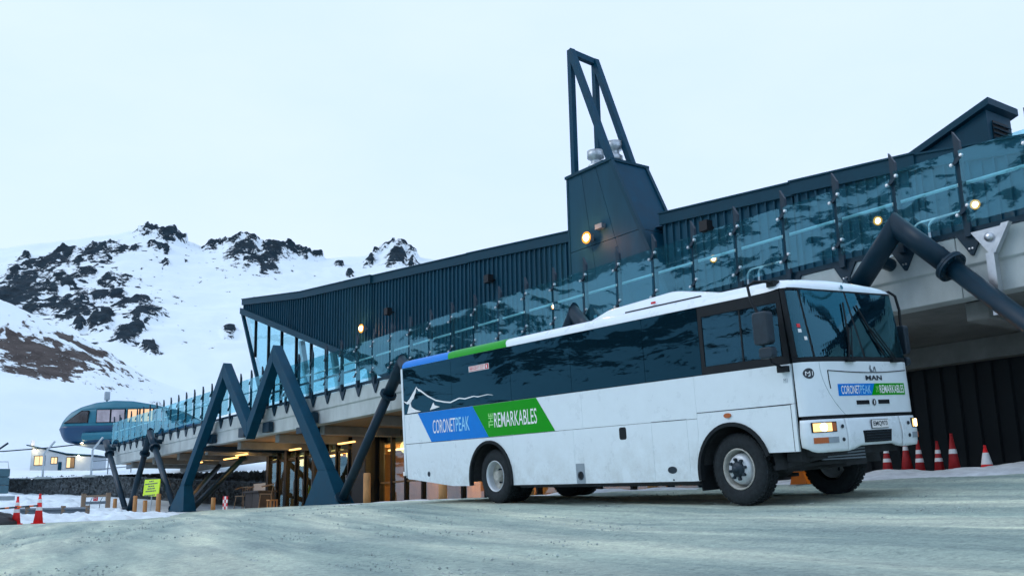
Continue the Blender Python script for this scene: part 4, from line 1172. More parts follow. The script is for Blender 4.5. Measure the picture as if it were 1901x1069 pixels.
def disc_on(vc, wc, rv, m, off, parent, name):
    n_ = 24
    pts = [FS(vc + rv * math.cos(2 * PI * i / n_), wc + rv * 1.05 * math.sin(2 * PI * i / n_), off) for i in range(n_)]
    return obj(name, pts, [list(range(n_))], m, parent, False, True)
# headlights, indicators
for v0, v1, par, glow in ((0.07, 0.44, bum_l, True), (2.24, 2.52, bum_r, True)):
    hl = flat_on(v0, v1, 0.985, 1.125, 'black_plastic', 'headlight', 0.052, bus)
    flat_on(v0 + 0.015, v0 + (v1 - v0) * 0.74, 0.998, 1.112, 'headlight_glow', 'lit_lens', 0.058, hl, 0.005)
    disc_on(v0 + (v1 - v0) * 0.38, 1.055, 0.054, 'headlight_core', 0.0605, hl, 'bulb_reflector')
    flat_on(v0 + (v1 - v0) * 0.75, v1 - 0.015, 0.998, 1.112, 'amber_dim', 'clear_lens', 0.057, hl, 0.005)
il = flat_on(0.08, 0.265, 0.838, 0.918, 'amber_dim', 'indicator', 0.055, bus)
flat_on(0.27, 0.455, 0.838, 0.918, 'grey_plate', 'fog_lamp', 0.055, bus)
flat_on(2.40, 2.52, 0.838, 0.918, 'amber', 'indicator', 0.055, bus); flat_on(2.22, 2.395, 0.838, 0.918, 'grey_plate', 'fog_lamp', 0.055, bus)
for vv in (0.555, 2.13):
    for ww in (0.875, 1.055):
        p = FS(vv, ww, 0.048)
        bpart(MB().lathe([(0.0, 0.012), (0.024, 0.012), (0.028, 0.0)], p, 'x', 12), 'bumper_bolt', 'hub_dark')
for v in (1.0, 1.9): pass
# grille and plate
fn_gr = lambda a, b_, off: FS(0.985 + 0.68 * a + (0.035 * (1 - b_)) * (1 - 2 * a), 0.812 + 0.168 * b_, off)
gr = bpart(MB().grid(lambda a, b_: fn_gr(a, b_, 0.052), 8, 3, lambda a, b_: fn_gr(a, b_, 0.02)), 'lower_grille', 'black_plastic')
for i in range(4):
    bpart(MB().path([FS(v, 0.835 + i * 0.038, 0.056) for v in np.linspace(1.04, 1.61, 5)], 0.006, 5), 'grille_bar', 'hub_dark', gr)
pl = flat_on(1.19, 1.575, 1.008, 1.118, 'paper', 'number_plate', 0.066, bus, 0.01)
lettering('EMQ973', 'letter_dark', pl, lambda a, b_: FS(a, b_, 0.069), 1.215, 1.55, 1.025, 1.102, 0.015)
flat_on(1.182, 1.583, 1.000, 1.126, 'letter_dark', 'plate_frame', 0.060, pl, 0.008)
# slots, badge
for v0, v1 in ((0.965, 1.26), (1.475, 1.755)):
    sl = flat_on(v0 - 0.02, v1 + 0.02, 1.335, 1.415, 'paint_white', 'air_slot', 0.012, bus, 0.02)
    flat_on(v0, v1, 1.345, 1.405, 'black_plastic', 'opening', 0.015, sl, 0.01)
bd = disc_on(1.378, 1.372, 0.045, 'letter_dark', 0.014, bus, 'number_badge'); lettering('1', 'letter_white', bd, lambda a, b_: FS(a, b_, 0.017), 1.368, 1.388, 1.345, 1.400)
m1 = disc_on(0.125, 1.80, 0.070, 'letter_dark', 0.006, bus, 'fleet_badge'); lettering('M1', 'letter_white', m1, lambda a, b_: FS(a, b_, 0.010), 0.078, 0.172, 1.772, 1.830, 0.0)
# front name strip
st = fpatch(0.61, 1.44, 1.474, 1.642, 'name_strip', 'paint_blue', 0.010, 0.004, 8, 1)
gfn = lambda a, b_, off: FS((1.345 + 0.095 * b_) * (1 - a) + 2.225 * a, 1.474 + 0.168 * b_, off)
sg = bpart(MB().grid(lambda a, b_: gfn(a, b_, 0.012), 8, 1, lambda a, b_: gfn(a, b_, 0.006)), 'name_strip', 'paint_green')
lettering('CORONET', 'letter_white', st, lambda a, b_: FS(a, b_, 0.015), 0.665, 1.075, 1.498, 1.618, 0.012)
lettering('PEAK', 'letter_pale', st, lambda a, b_: FS(a, b_, 0.015), 1.085, 1.335, 1.498, 1.618, 0.0)
lettering('THE', 'letter_green', sg, lambda a, b_: FS(a, b_, 0.017), 1.455, 1.525, 1.510, 1.605, 0.0, True)
lettering('REMARKABLES', 'letter_white', sg, lambda a, b_: FS(a, b_, 0.017), 1.545, 2.19, 1.498, 1.618, 0.012)
lettering('MAN', 'letter_dark', bus, lambda a, b_: FS(a, b_, 0.012), 1.25, 1.645, 1.688, 1.758, 0.03)
# maker's mark: small leaping beast in outline
for pl_ in ([(1.37, 1.86), (1.39, 1.91), (1.405, 1.90), (1.40, 1.86), (1.44, 1.82), (1.43, 1.805), (1.385, 1.815)], [(1.45, 1.805), (1.48, 1.89), (1.51, 1.885), (1.525, 1.81), (1.51, 1.81), (1.50, 1.85), (1.48, 1.855), (1.465, 1.805)]):
    obj('emblem', [FS(a, b_, 0.012) for a, b_ in pl_], [list(range(len(pl_)))], 'grey_metal', bus, False, True)
disc_on(1.28, 3.09, 0.032, 'term_teal', 0.02, bus, 'round_badge')

# ---- windscreen
for v0, v1 in ((0.26, 1.295), (1.335, 2.45)):
    fpatch(v0, v1, 2.03, 3.005, 'windscreen', 'glass_wind', 0.006, 0.008, 20, 8)
fpatch(0.035, 0.222, 2.03, 2.99, 'quarter_light', 'glass_wind', 0.004, 0.008, 10, 6)
fpatch(2.48, 2.525, 2.03, 2.99, 'quarter_light', 'glass_wind', 0.004, 0.008, 6, 6)
fpatch(0.004, BW - 0.004, 1.963, 2.028, 'lower_seal', 'black_rubber', 0.002, 0.03, 44, 1)
fpatch(0.004, BW - 0.004, 3.006, 3.035, 'upper_seal', 'black_rubber', 0.002, 0.03, 44, 1)
fpatch(1.297, 1.333, 2.03, 3.005, 'centre_pillar', 'black_rubber', 0.004, 0.03, 2, 6)
fpatch(0.226, 0.256, 2.03, 3.005, 'windscreen_pillar', 'black_rubber', 0.003, 0.05, 3, 6)
fpatch(2.453, 2.477, 2.03, 3.005, 'windscreen_pillar', 'black_rubber', 0.003, 0.05, 3, 6)
fpatch(0.004, 0.032, 2.03, 3.005, 'corner_pillar', 'black_plastic', 0.0, 0.03, 6, 6)
fpatch(2.53, BW - 0.004, 2.03, 3.005, 'corner_pillar', 'black_plastic', 0.0, 0.03, 6, 6)
for wv, ww, m, h in ((0.085, 2.45, 'red', 0.055), (0.088, 2.38, 'paper', 0.05), (0.150, 2.27, 'paper', 0.05)):
    fpatch(wv, wv + 0.045, ww, ww + h, 'windscreen_sticker', m, 0.010, 0.002, 3, 1)
# cab: dash, wheel, seats, driver's pillar bar
bpart(MB().box(10.45, 11.02, 0.20, 2.30, 1.62, 1.96).box(10.70, 11.08, 0.25, 2.25, 1.30, 1.62), 'dashboard', 'interior_dark')
sw = bpart(MB().path([(10.42 + 0.10 * math.sin(a), 0.62 + 0.24 * math.cos(a), 2.06 + 0.20 * math.sin(a)) for a in np.linspace(0, 2 * PI, 25)], 0.016, 6), 'steering_wheel', 'black_plastic')
for sv in (0.62, 1.9):
    s_ = bpart(MB().box(9.75, 10.2, sv - 0.24, sv + 0.24, 1.62, 1.76), 'seat', 'seat_fabric')
    bpart(MB().box(9.62, 9.76, sv - 0.24, sv + 0.24, 1.76, 2.45), 'backrest', 'seat_fabric', s_)
bpart(MB().box(9.26, 9.30, 0.06, 2.44, 1.3, 2.99), 'bulkhead', 'interior_dark')
bpart(MB().box(9.3, 10.8, 0.06, 2.44, 2.97, 3.0), 'headlining', 'interior_dark')
bpart(MB().tube((10.86, 0.30, 2.98), (10.98, 0.60, 2.02), 0.03, n=8), 'sun_blind_rod', 'black_plastic')
# wipers: pantograph arms and blades resting on the glass
for b0, tip, bl0, bl1 in (((0.875, 1.98), (1.10, 2.46), (1.17, 2.84), (0.98, 2.06)), ((1.975, 1.98), (1.62, 2.45), (1.47, 2.81), (1.78, 2.06))):
    wp = bpart(MB().path([FS(b0[0] + (tip[0] - b0[0]) * t, b0[1] + (tip[1] - b0[1]) * t, 0.05) for t in np.linspace(0, 1, 6)], 0.011, 6), 'wiper', 'black_plastic')
    bpart(MB().path([FS(b0[0] + 0.07 + (tip[0] - b0[0]) * t, b0[1] + (tip[1] + 0.02 - b0[1]) * t, 0.05) for t in np.linspace(0, 1, 6)], 0.009, 6), 'wiper_rod', 'black_plastic', wp)
    bpart(MB().path([FS(bl0[0] + (bl1[0] - bl0[0]) * t, bl0[1] + (bl1[1] - bl0[1]) * t, 0.03) for t in np.linspace(0, 1, 8)], 0.014, 6), 'wiper_blade', 'black_rubber', wp)
    q = FS(b0[0], b0[1], 0.03)
    bpart(MB().box(q[0] - 0.02, q[0] + 0.03, q[1] - 0.05, q[1] + 0.14, q[2] - 0.03, q[2] + 0.01), 'wiper_pivot', 'black_plastic', wp)
# marker lamps on the roof cap
for vv in (0.22, 2.36):
    bpart(MB().box(10.86, 10.93, vv - 0.04, vv + 0.04, 3.055, 3.085), 'marker_lamp', 'paper')

# ---- mirrors
mr = bpart(MB().path([(10.80, 0.05, 3.10), (10.76, -0.06, 3.15), (10.64, -0.20, 3.16), (10.57, -0.26, 3.10), (10.62, -0.28, 2.90), (10.72, -0.28, 2.70)], 0.022, 8), 'mirror_arm', 'black_plastic')
bpart(MB().box(10.70, 10.84, -0.01, 0.12, 3.08, 3.16), 'arm_mount', 'black_plastic', mr)
def rounded_box(x0, x1, y0, y1, z0, z1, r=0.05):
    pts = []
    for cx, cz, a0 in ((x1 - r, z1 - r, 0), (x0 + r, z1 - r, PI / 2), (x0 + r, z0 + r, PI), (x1 - r, z0 + r, 1.5 * PI)):
        pts += [(cx + r * math.cos(a0 + t), cz + r * math.sin(a0 + t)) for t in np.linspace(0, PI / 2, 4)]
    return MB().prism(pts, UW, y0, y1)
bevel(bpart(rounded_box(10.665, 10.94, -0.36, -0.22, 2.235, 2.70), 'mirror_housing', 'hub_dark'), 0.02, 2)
bevel(bpart(rounded_box(10.715, 10.955, -0.34, -0.22, 2.04, 2.20), 'wide_mirror', 'hub_dark'), 0.02, 2)
bpart(MB().path([(10.84, -0.26, 2.05), (10.85, -0.24, 1.98), (10.88, -0.10, 1.92), (10.90, 0.0, 1.90)], 0.018, 8), 'mirror_arm', 'black_plastic')
bpart(MB().box(10.80, 10.955, -0.09, -0.005, 1.845, 1.93), 'arm_mount', 'black_plastic')
bpart(MB().path([(10.84, 2.50, 3.08), (10.94, 2.60, 3.09), (11.00, 2.66, 3.02), (11.03, 2.68, 2.80), (11.02, 2.68, 2.55)], 0.022, 8), 'mirror_arm', 'black_plastic')
bevel(bpart(rounded_box(10.93, 11.10, 2.64, 2.76, 2.10, 2.55), 'mirror_housing', 'hub_dark'), 0.02, 2)
bevel(bpart(rounded_box(10.95, 11.09, 2.64, 2.74, 1.92, 2.06), 'wide_mirror', 'hub_dark'), 0.02, 2)

# ---- near side details
def decal(poly, name, m, d=-0.0035, parent=None):
    return obj(name, [(a, d, b_) for a, b_ in poly], [list(range(len(poly)))], m, parent or bus, False, True)
db = decal([(0.665, 1.952), (1.20, 1.303), (3.415, 1.303), (2.88, 1.952)], 'blue_stripe', 'paint_blue')
dg = decal([(2.884, 1.952), (3.419, 1.303), (5.57, 1.312), (5.05, 1.952)], 'green_stripe', 'paint_green')
SF = lambda a, b_: (a, -0.007, b_)
lettering('CORONET', 'letter_white', db, SF, 1.29, 2.20, 1.475, 1.765, 0.0)
lettering('PEAK', 'letter_pale', db, SF, 2.22, 2.74, 1.475, 1.765, 0.004)
lettering('THE', 'letter_green', dg, SF, 3.44, 3.60, 1.49, 1.765, 0.03, True)
lettering('REMARKABLES', 'letter_white', dg, SF, 3.64, 5.045, 1.475, 1.765, 0.004)
lettering('M1', 'grey_plate', bus, SF, 10.83, 10.90, 1.70, 1.76, 0.0)
es = decal([(2.82, 2.65), (3.56, 2.65), (3.56, 2.765), (2.82, 2.765)], 'exit_sticker', 'paper', -0.007)
decal([(2.835, 2.662), (3.40, 2.662), (3.40, 2.672), (2.835, 2.672)], 'red_edge', 'red', -0.009, es)
decal([(2.835, 2.745), (3.40, 2.745), (3.40, 2.755), (2.835, 2.755)], 'red_edge', 'red', -0.009, es)
lettering('EMERGENCY EXIT', 'red', es, lambda a, b_: (a, -0.009, b_), 2.85, 3.39, 2.685, 2.735, 0.01)
decal([(3.42, 2.66), (3.545, 2.66), (3.545, 2.757), (3.42, 2.757)], 'red_square', 'red', -0.009, es)
decal([(3.455, 2.675), (3.50, 2.675), (3.50, 2.74), (3.455, 2.74)], 'white_figure', 'paper', -0.011, es)
# mountain drawing on the rear window, white line work
def px2(x, y): return (float(np.interp(x, [60, 568], [0.075, 3.44])), 0)
ridge_px = [(60, 395), (90, 405), (118, 375), (165, 322), (190, 345), (240, 378), (300, 415), (365, 432), (410, 415), (470, 422), (530, 408), (568, 415), (640, 418), (720, 405), (800, 418)]
# (u, w) outline of the ridge stroke
RL = [(0.06, 2.27), (0.20, 2.235), (0.34, 2.30), (0.66, 2.545), (0.72, 2.50), (0.82, 2.47), (1.12, 2.32), (1.45, 2.20), (1.80, 2.135), (2.05, 2.105), (2.40, 2.165), (2.62, 2.135), (2.95, 2.16), (3.10, 2.135), (3.45, 2.150), (3.65, 2.12)]
TH = [0.02, 0.05, 0.11, 0.03, 0.06, 0.05, 0.04, 0.035, 0.03, 0.028, 0.026, 0.024, 0.02, 0.018, 0.014, 0.005]
vv_, ff_ = [], []
for (a, b_), t in zip(RL, TH): vv_ += [(a, -0.008, b_), (a + t * 0.3, -0.008, b_ - t)]
ff_ = [(2 * i, 2 * i + 2, 2 * i + 3, 2 * i + 1) for i in range(len(RL) - 1)]
md = obj('mountain_drawing', vv_, ff_, 'letter_white', bus, False, True)
for tri in ([(0.20, 1.975), (0.36, 2.235), (0.41, 2.11), (0.60, 2.035), (0.84, 1.985)], [(1.20, 1.99), (1.36, 2.145), (1.41, 2.08), (1.62, 2.03)], [(0.20, 2.235), (0.34, 2.30), (0.66, 2.545), (0.62, 2.42), (0.56, 2.36), (0.52, 2.29), (0.40, 2.25), (0.34, 2.17)]):
    decal(tri, 'snow_face', 'letter_white', -0.0085, md)
# round and square fittings
def rnd(u, w, r, name, m, d0=-0.006, rw=None):
    n_ = 20
    return bpart(MB().prism([(u + r * math.cos(2 * PI * i / n_), w + (rw or r) * math.sin(2 * PI * i / n_)) for i in range(n_)], UW, d0, 0.01), name, m)
rnd(1.03, 0.62, 0.055, 'locker_lock', 'hub_dark')
o_ = rnd(8.485, 0.548, 0.10, 'locker_handle', 'hub_dark', -0.006, 0.055)
rnd(8.50, 0.395, 0.015, 'locker_lock', 'hub_dark')
o_ = rnd(9.735, 1.317, 0.07, 'side_indicator', 'amber_dim', -0.02, 0.036)
bevel(bpart(rounded_box(7.30, 7.475, -0.006, 0.01, 1.07, 1.275, 0.04), 'fuel_flap', 'black_plastic'), 0.004)
vp = decal([(6.095, 0.362), (6.335, 0.362), (6.33, 0.708), (6.09, 0.708)], 'vent_plate', 'grey_plate')
m_ = rnd(6.22, 0.50, 0.062, 'vent_hole', 'black_plastic', -0.008)
bpart(MB().lathe([(0.066, -0.012), (0.075, -0.012), (0.075, 0.0)], (6.22, -0.004, 0.50), 'y', 20), 'vent_ring', 'hub_dark')
# dark sill lines over the lockers
for a, b_, w in ((8.09, 8.88, 1.312), (9.115, 10.89, 1.3925), (0.08, 1.98, 1.2965)):
    bpart(MB().box(a, b_, -0.003, 0.02, w - 0.004, w + 0.006), 'sill_line', 'black_plastic')
bpart(MB().box(10.897, 10.904, -0.002, 0.02, 0.75, 1.39), 'sill_line', 'black_plastic')
# thin black strip along the skirt edge
bpart(MB().box(4.18, 9.04, 0.006, 0.04, 0.335, 0.357), 'skirt_edge', 'black_rubber')

# ---- wheels
def tyre_mesh(width):
    m_ = MB()
    R = 0.52
    prof = [(0.295, 0.02), (0.32, 0.0), (0.38, -0.012), (0.45, -0.006), (0.495, 0.012), (0.512, 0.035), (0.512, width - 0.035), (0.495, width - 0.012), (0.45, width + 0.006), (0.38, width + 0.012), (0.32, width), (0.295, width - 0.02)]
    m_.lathe(prof, (0, 0, 0), 'y', 44)
    return m_
def tread_mesh(width):
    m_ = MB(); R = 0.530
    K = 46
    rows = [(0.022, 0.075), (0.090, 0.135), (0.150, width - 0.09), (width - 0.075, width - 0.022)]
    for ri, (y0, y1) in enumerate(rows):
        for k in range(K):
            a0 = 2 * PI * (k + 0.5 * (ri % 2)) / K; a1 = a0 + 2 * PI / K * 0.66
            sk = 0.03 * (1 if ri % 2 else -1)
            v = []
            for rr in (0.508, R - (0.006 if ri in (0, 3) else 0)):
                for y, a_, s2 in ((y0, a0, 0), (y0, a1, 0), (y1, a1, sk), (y1, a0, sk)):
                    v.append((rr * math.cos(a_ + s2), y, rr * math.sin(a_ + s2)))
            m_.add(v, [(4, 5, 6, 7), (0, 1, 5, 4), (1, 2, 6, 5), (2, 3, 7, 6), (3, 0, 4, 7)])
    return m_
ME_T, ME_TR = shared('tyre', tyre_mesh(0.28), 'tyre'), shared('tread', tread_mesh(0.28), 'tyre')
ME_T.polygons.foreach_set('use_smooth', [True] * len(ME_T.polygons))
def wheel(u, v, kind, flip=False, name='wheel'):
    """axle along v; face towards -v"""
    s = -1 if flip else 1
    e = bpy.data.objects.new(name, ME_T); COL.objects.link(e); e.parent = bus
    e.location = (u, v, 0.528)
    if flip: e.rotation_euler = (0, 0, PI)
    tr_ = link('tread', ME_TR, None, e, True)
    L = lambda prof, n_=32: MB().lathe(prof, (0, 0, 0), 'y', n_)
    if kind == 'front':
        L([(0.298, 0.015), (0.305, 0.0), (0.285, -0.004), (0.275, 0.03), (0.268, 0.10), (0.262, 0.20)]).build('rim', 'rim_dusty', e, True, True)
        L([(0.262, 0.19), (0.240, 0.14), (0.225, 0.06), (0.205, 0.015), (0.185, 0.0), (0.175, -0.006), (0.0, -0.006)]).build('hub', 'rim_silver', e, True, True)
        m_ = MB()
        m_.lathe([(0.115, -0.006), (0.112, -0.03), (0.085, -0.055), (0.05, -0.06), (0.05, -0.09), (0.0, -0.092)], (0, 0, 0), 'y', 20)
        m_.build('hub_cap', 'hub_dark', e, True, True)
        m_ = MB()
        for k in range(8):
            a = 2 * PI * k / 8 + 0.2
            c = (0.145 * math.cos(a), 0, 0.145 * math.sin(a))
            m_.tube((c[0], -0.004, c[2]), (c[0], -0.05, c[2]), 0.022, n=8)
            m_.beam((0.10 * math.cos(a), -0.02, 0.10 * math.sin(a)), (0.15 * math.cos(a), -0.02, 0.15 * math.sin(a)), 0.035, 0.03, (0, 1, 0))
        m_.build('wheel_nuts', 'hub_dark', e, False, True)['kind'] = 'stuff'
    else:
        L([(0.298, 0.015), (0.308, 0.0), (0.300, -0.006), (0.285, 0.0), (0.270, 0.05), (0.258, 0.13)]).build('rim', 'rim_silver', e, True, True)
        L([(0.258, 0.13), (0.235, 0.16), (0.15, 0.17), (0.13, 0.165), (0.0, 0.165)]).build('rim_dish', 'rim_dusty', e, True, True)
        m_ = MB().lathe([(0.10, 0.165), (0.10, 0.06), (0.085, 0.03), (0.0, 0.025)], (0, 0, 0), 'y', 16)
        m_.build('hub', 'rim_dusty', e, False, True)
        m_ = MB()
        for k in range(10):
            a = 2 * PI * k / 10
            m_.tube((0.135 * math.cos(a), 0.17, 0.135 * math.sin(a)), (0.135 * math.cos(a), 0.13, 0.135 * math.sin(a)), 0.018, n=6)
        m_.build('wheel_nuts', 'hub_dark', e, False, True)['kind'] = 'stuff'
    return e
wheel(W2, 0.09, 'front'); wheel(W2, BW - 0.09, 'front', True)
wheel(W1, 0.10, 'rear'); wheel(W1, 0.44, 'rear'); wheel(W1, BW - 0.10, 'rear', True); wheel(W1, BW - 0.44, 'rear', True)
# ---- chassis
bpart(MB().tube((W1, 0.5, 0.53), (W1, 2.0, 0.53), 0.10).lathe([(0, -0.25), (0.15, -0.22), (0.24, 0), (0.15, 0.22), (0, 0.25)], (W1, 1.25, 0.53), 'y', 16), 'rear_axle', 'chassis')
bpart(MB().tube((W2, 0.4, 0.53), (W2, 2.1, 0.53), 0.08).lathe([(0, -0.22), (0.14, -0.2), (0.2, 0), (0.14, 0.2), (0, 0.22)], (W2, 1.0, 0.53), 'y', 16), 'front_axle', 'chassis')
bpart(MB().box(0.6, 11.0, 0.80, 0.92, 0.72, 0.98).box(0.6, 11.0, 1.58, 1.70, 0.72, 0.98), 'chassis_rails', 'chassis')
bpart(MB().box(10.35, 11.05, 0.35, 2.15, 0.66, 0.80).box(10.55, 10.80, 0.25, 0.50, 0.60, 0.78).box(10.2, 10.9, 1.1, 1.6, 0.5, 0.7), 'underbody', 'chassis')
bpart(MB().beam((10.3, 0.25, 0.52), (11.0, 0.55, 0.66), 0.06, 0.06).beam((10.1, 0.2, 0.50), (11.05, 1.3, 0.58), 0.05, 0.05).tube((10.3, 0.5, 0.48), (10.3, 2.0, 0.48), 0.03), 'steering_links', 'chassis')
m_ = MB()
for k in range(4): m_.beam((10.9, 0.5 + 0.02 * k, 0.70 - 0.03 * k), (11.12, 1.25, 0.74 - 0.045 * k), 0.035, 0.02)
bpart(m_, 'step_frame', 'grey_metal')
bpart(MB().box(9.03, 9.05, 0.06, 0.55, 0.22, 0.60), 'mud_flap', 'black_rubber')
bpart(MB().box(4.25, 9.0, 0.10, 0.55, 0.30, 0.36).box(4.25, 9.0, 1.9, 2.4, 0.30, 0.36), 'underside_trays', 'chassis')
bpart(MB().tube((0.3, 1.0, 0.5), (2.4, 1.0, 0.5), 0.09).box(0.4, 1.9, 1.2, 1.9, 0.38, 0.6), 'exhaust', 'chassis')

# ================================================================== SMALLER THINGS
def cone(label, x, y, z, h, bands, rb=None, lean=(0, 0), m='cone_red', grp='traffic cones'):
    t = thing('traffic_cone', label, 'cone', (x, y, z), grp)
    rb = rb or h * 0.19
    rt = h * 0.035
    def rad(f): return rb + (rt - rb) * f
    P = lambda f: (x + lean[0] * f, y + lean[1] * f, z + 0.03 + f * (h - 0.03))
    MB().tube(P(0), P(1), rb, rt, 20).build('cone_body', m, t, True)
    s = rb * 1.28
    o = MB().prism([(-s, -s * 0.8), (-s * 0.8, -s), (s * 0.8, -s), (s, -s * 0.8), (s, s * 0.8), (s * 0.8, s), (-s * 0.8, s), (-s, s * 0.8)], lambda a, b_, d: (x + a, y + b_, z + d), 0.0, 0.05).build('base', m, t)
    for f0, f1 in bands:
        MB().tube(P(f0), P(f1), rad(f0) + 0.004, rad(f1) + 0.004, 20, False).build('reflective_band', 'cone_band', t, True)
    MB().tube(P(0.97), P(1.03), rt * 1.25, rt * 1.1, 12).build('tip', m, t, True)
two = [(0.45, 0.58), (0.70, 0.83)]
cone('left one of the two red cones by the striped pole', -38.33, 6.43, -0.03, 0.93, [(0.42, 0.55), (0.68, 0.80)], 0.15)
cone('red cone with white bands at the tip end of the striped pole', -37.89, 7.05, -0.03, 1.0, [(0.45, 0.57), (0.72, 0.84)], 0.16)
cone('tall red cone half hidden under the far corner of the bus bumper', -12.82, 19.0, 0.55, 0.74, [(0.45, 0.56), (0.72, 0.84)], 0.13, m='cone_shaded')
cone('shaded red cone with its bands high up, second from the bus', -12.42, 19.1, 0.60, 0.72, [(0.72, 0.84)], 0.14, m='cone_shaded')
cone('slim red cone in the snow, third from the bus', -12.06, 19.0, 0.60, 0.70, [(0.34, 0.46), (0.60, 0.72)], 0.11, m='cone_shaded')
cone('dark red cone in the snow, fourth from the bus', -11.72, 19.15, 0.60, 0.66, [(0.36, 0.48), (0.62, 0.74)], 0.11, m='cone_shaded')
cone('tallest red cone with a wide base against the dark ribbed wall', -11.36, 19.1, 0.58, 0.80, [(0.50, 0.62)], 0.13, m='cone_shaded')
cone('short bright red cone with one broad white band, rightmost by the wall', -10.51, 18.8, 0.47, 0.62, [(0.40, 0.78)], 0.155)

def bollard(label, x, y, zt, r=0.10, zb=0.40):
    o = MB().lathe([(0.0, zb), (r, zb), (r * 1.02, zb + 0.3), (r, zt - 0.03), (r * 0.85, zt), (0, zt)], (x, y, 0), 'z', 16).build('timber_bollard', 'bollard_timber', None, True)
    tag(o, label, 'bollard', 'round timber bollards along the yard')
bollard('leftmost round timber bollard beside the far tube foot', -64.33, 16.2, 1.38, 0.115)
bollard('timber bollard just right of the far tube foot', -59.95, 16.2, 1.44, 0.115)
bollard('short timber bollard left of the yellow sign pole', -58.1, 16.25, 1.14, 0.115)
bollard('timber bollard directly under the yellow sign corner', -55.1, 16.1, 1.42, 0.125)
bollard('lone timber bollard between the M frame foot and the cafe table', -46.8, 16.2, 1.02, 0.10)
bollard('tall timber bollard before the entrance right of the tube foot', -31.31, 16.2, 1.47, 0.125)
bollard('timber bollard seen just under the bus tail', -26.33, 16.2, 1.0, 0.13)
bollard('timber bollard seen beneath the bus behind the rear wheels', -21.92, 16.2, 1.0, 0.13)
bollard('timber bollard seen beneath the middle of the bus', -17.11, 16.2, 1.0, 0.12)
tb = MB().prism([(-12.35, 0.42), (-11.95, 0.42), (-12.1, 0.78), (-12.25, 0.78)], XZ, 15.2, 15.5).build('wheel_chock', 'amber')
tag(tb, 'orange wheel chock on the ground behind the front axle', 'chock')

# yellow sign
sg_ = thing('notice_sign', 'lime yellow notice board on a thin pole between the timber bollards', 'sign', (-56.5, 16.1, 0.4))
MB().tube((-56.6, 16.12, 0.40), (-56.45, 16.12, 1.45), 0.035, n=8).build('pole', 'galv', sg_)
bd_ = MB().prism([(-57.95, 1.38), (-55.05, 1.28), (-54.85, 2.18), (-57.7, 2.26)], XZ, 16.05, 16.09).build('board', 'sign_yellow', sg_)
rows = [(2.12, 0.35, 0.65), (1.99, 0.08, 0.92), (1.86, 0.30, 0.70), (1.73, 0.25, 0.78), (1.60, 0.14, 0.88), (1.38, 0.05, 0.80)]
rng_ = random.Random(3)
for zz, a, b_ in rows:
    xx = a
    while xx < b_ - 0.03:
        wd = rng_.uniform(0.06, 0.16); wd = min(wd, b_ - xx)
        x0 = -57.8 + 2.75 * xx
        MB().box(x0, x0 + 2.75 * wd, 16.044, 16.049, zz - 0.035, zz + 0.03).build('printed_line', 'letter_dark', bd_)
        xx += wd + 0.025
# red and white marker board and frame behind the M foot
mk = thing('marker_board', 'small red and white striped marker board beside the M frame left foot', 'marker', (-48.9, 16.2, 0.4))
for i in range(4):
    for j in range(3):
        MB().box(-48.9 + 0.22 * j, -48.68 + 0.22 * j, 17.4, 17.42, 0.47 + 0.16 * i, 0.63 + 0.16 * i).build('stripe_block', 'red' if (i + j) % 2 else 'paper', mk)

# striped pole between the cones
sp_ = thing('striped_pole', 'black and yellow striped pole carried by the two cones at the left edge', 'barrier', (-38.5, 6.3, 0.4))
A_, B_ = Vector((-38.62, 5.60, 0.50)), Vector((-37.78, 6.98, 0.60))
for i in range(12):
    a, b_ = A_.lerp(B_, i / 12), A_.lerp(B_, (i + 1) / 12)
    MB().tube(a, b_, 0.03, n=8).build('band', ('letter_dark', 'amber')[1 if i % 3 == 1 else 0] if i < 11 else 'letter_dark', sp_)

# black covered heap at the left edge
def blob(name, c, r, m, seed, parent=None, nx=26, ny=16):
    def fn(a, b_):
        th, ph = 2 * PI * a, PI * 0.5 * b_
        k = 0.8 + 0.4 * float(fbm(np.array(3 * math.cos(th) + seed + b_ * 2.0), np.array(3 * math.sin(th) + b_ * 2), 3, seed))
        return (c[0] + r[0] * k * math.cos(ph) * math.cos(th), c[1] + r[1] * k * math.cos(ph) * math.sin(th), c[2] + r[2] * k * math.sin(ph))
    return MB().grid(fn, nx, ny).build(name, m, parent, True)
tag(blob('covered_heap', (-38.5, 5.75, -0.15), (0.75, 0.85, 0.55), 'bag_black', 11), 'black tarpaulin covered heap at the left edge below the cones', 'heap')

# skip at the left edge, with a wire basket rim
sk = thing('storage_bin', 'dark teal storage bin at the left edge under the sloping snow', 'bin', (-50.6, 7.4, 1.3))
for i in range(3):
    bevel(MB().box(-50.9, -50.3, 6.6, 8.02, 1.35 + i * 0.37, 1.70 + i * 0.37).build('side_panel', 'skip_teal', sk), 0.02)
MB().path([(-50.3, 6.7, 2.45), (-50.3, 6.7, 2.75), (-50.3, 7.9, 2.75), (-50.3, 7.95, 2.45)], 0.02, 6).build('wire_rim', 'galv', sk)
bo = MB().box(-46.0, -45.7, 5.6, 7.55, 0.95, 1.12).build('grey_board', 'grey_plate'); tag(bo, 'grey plank lying on the snow at the left edge behind the cones', 'plank')
MB().box(-45.95, -45.75, 5.9, 6.05, -0.2, 0.96).build('support', 'wood_grey', bo)

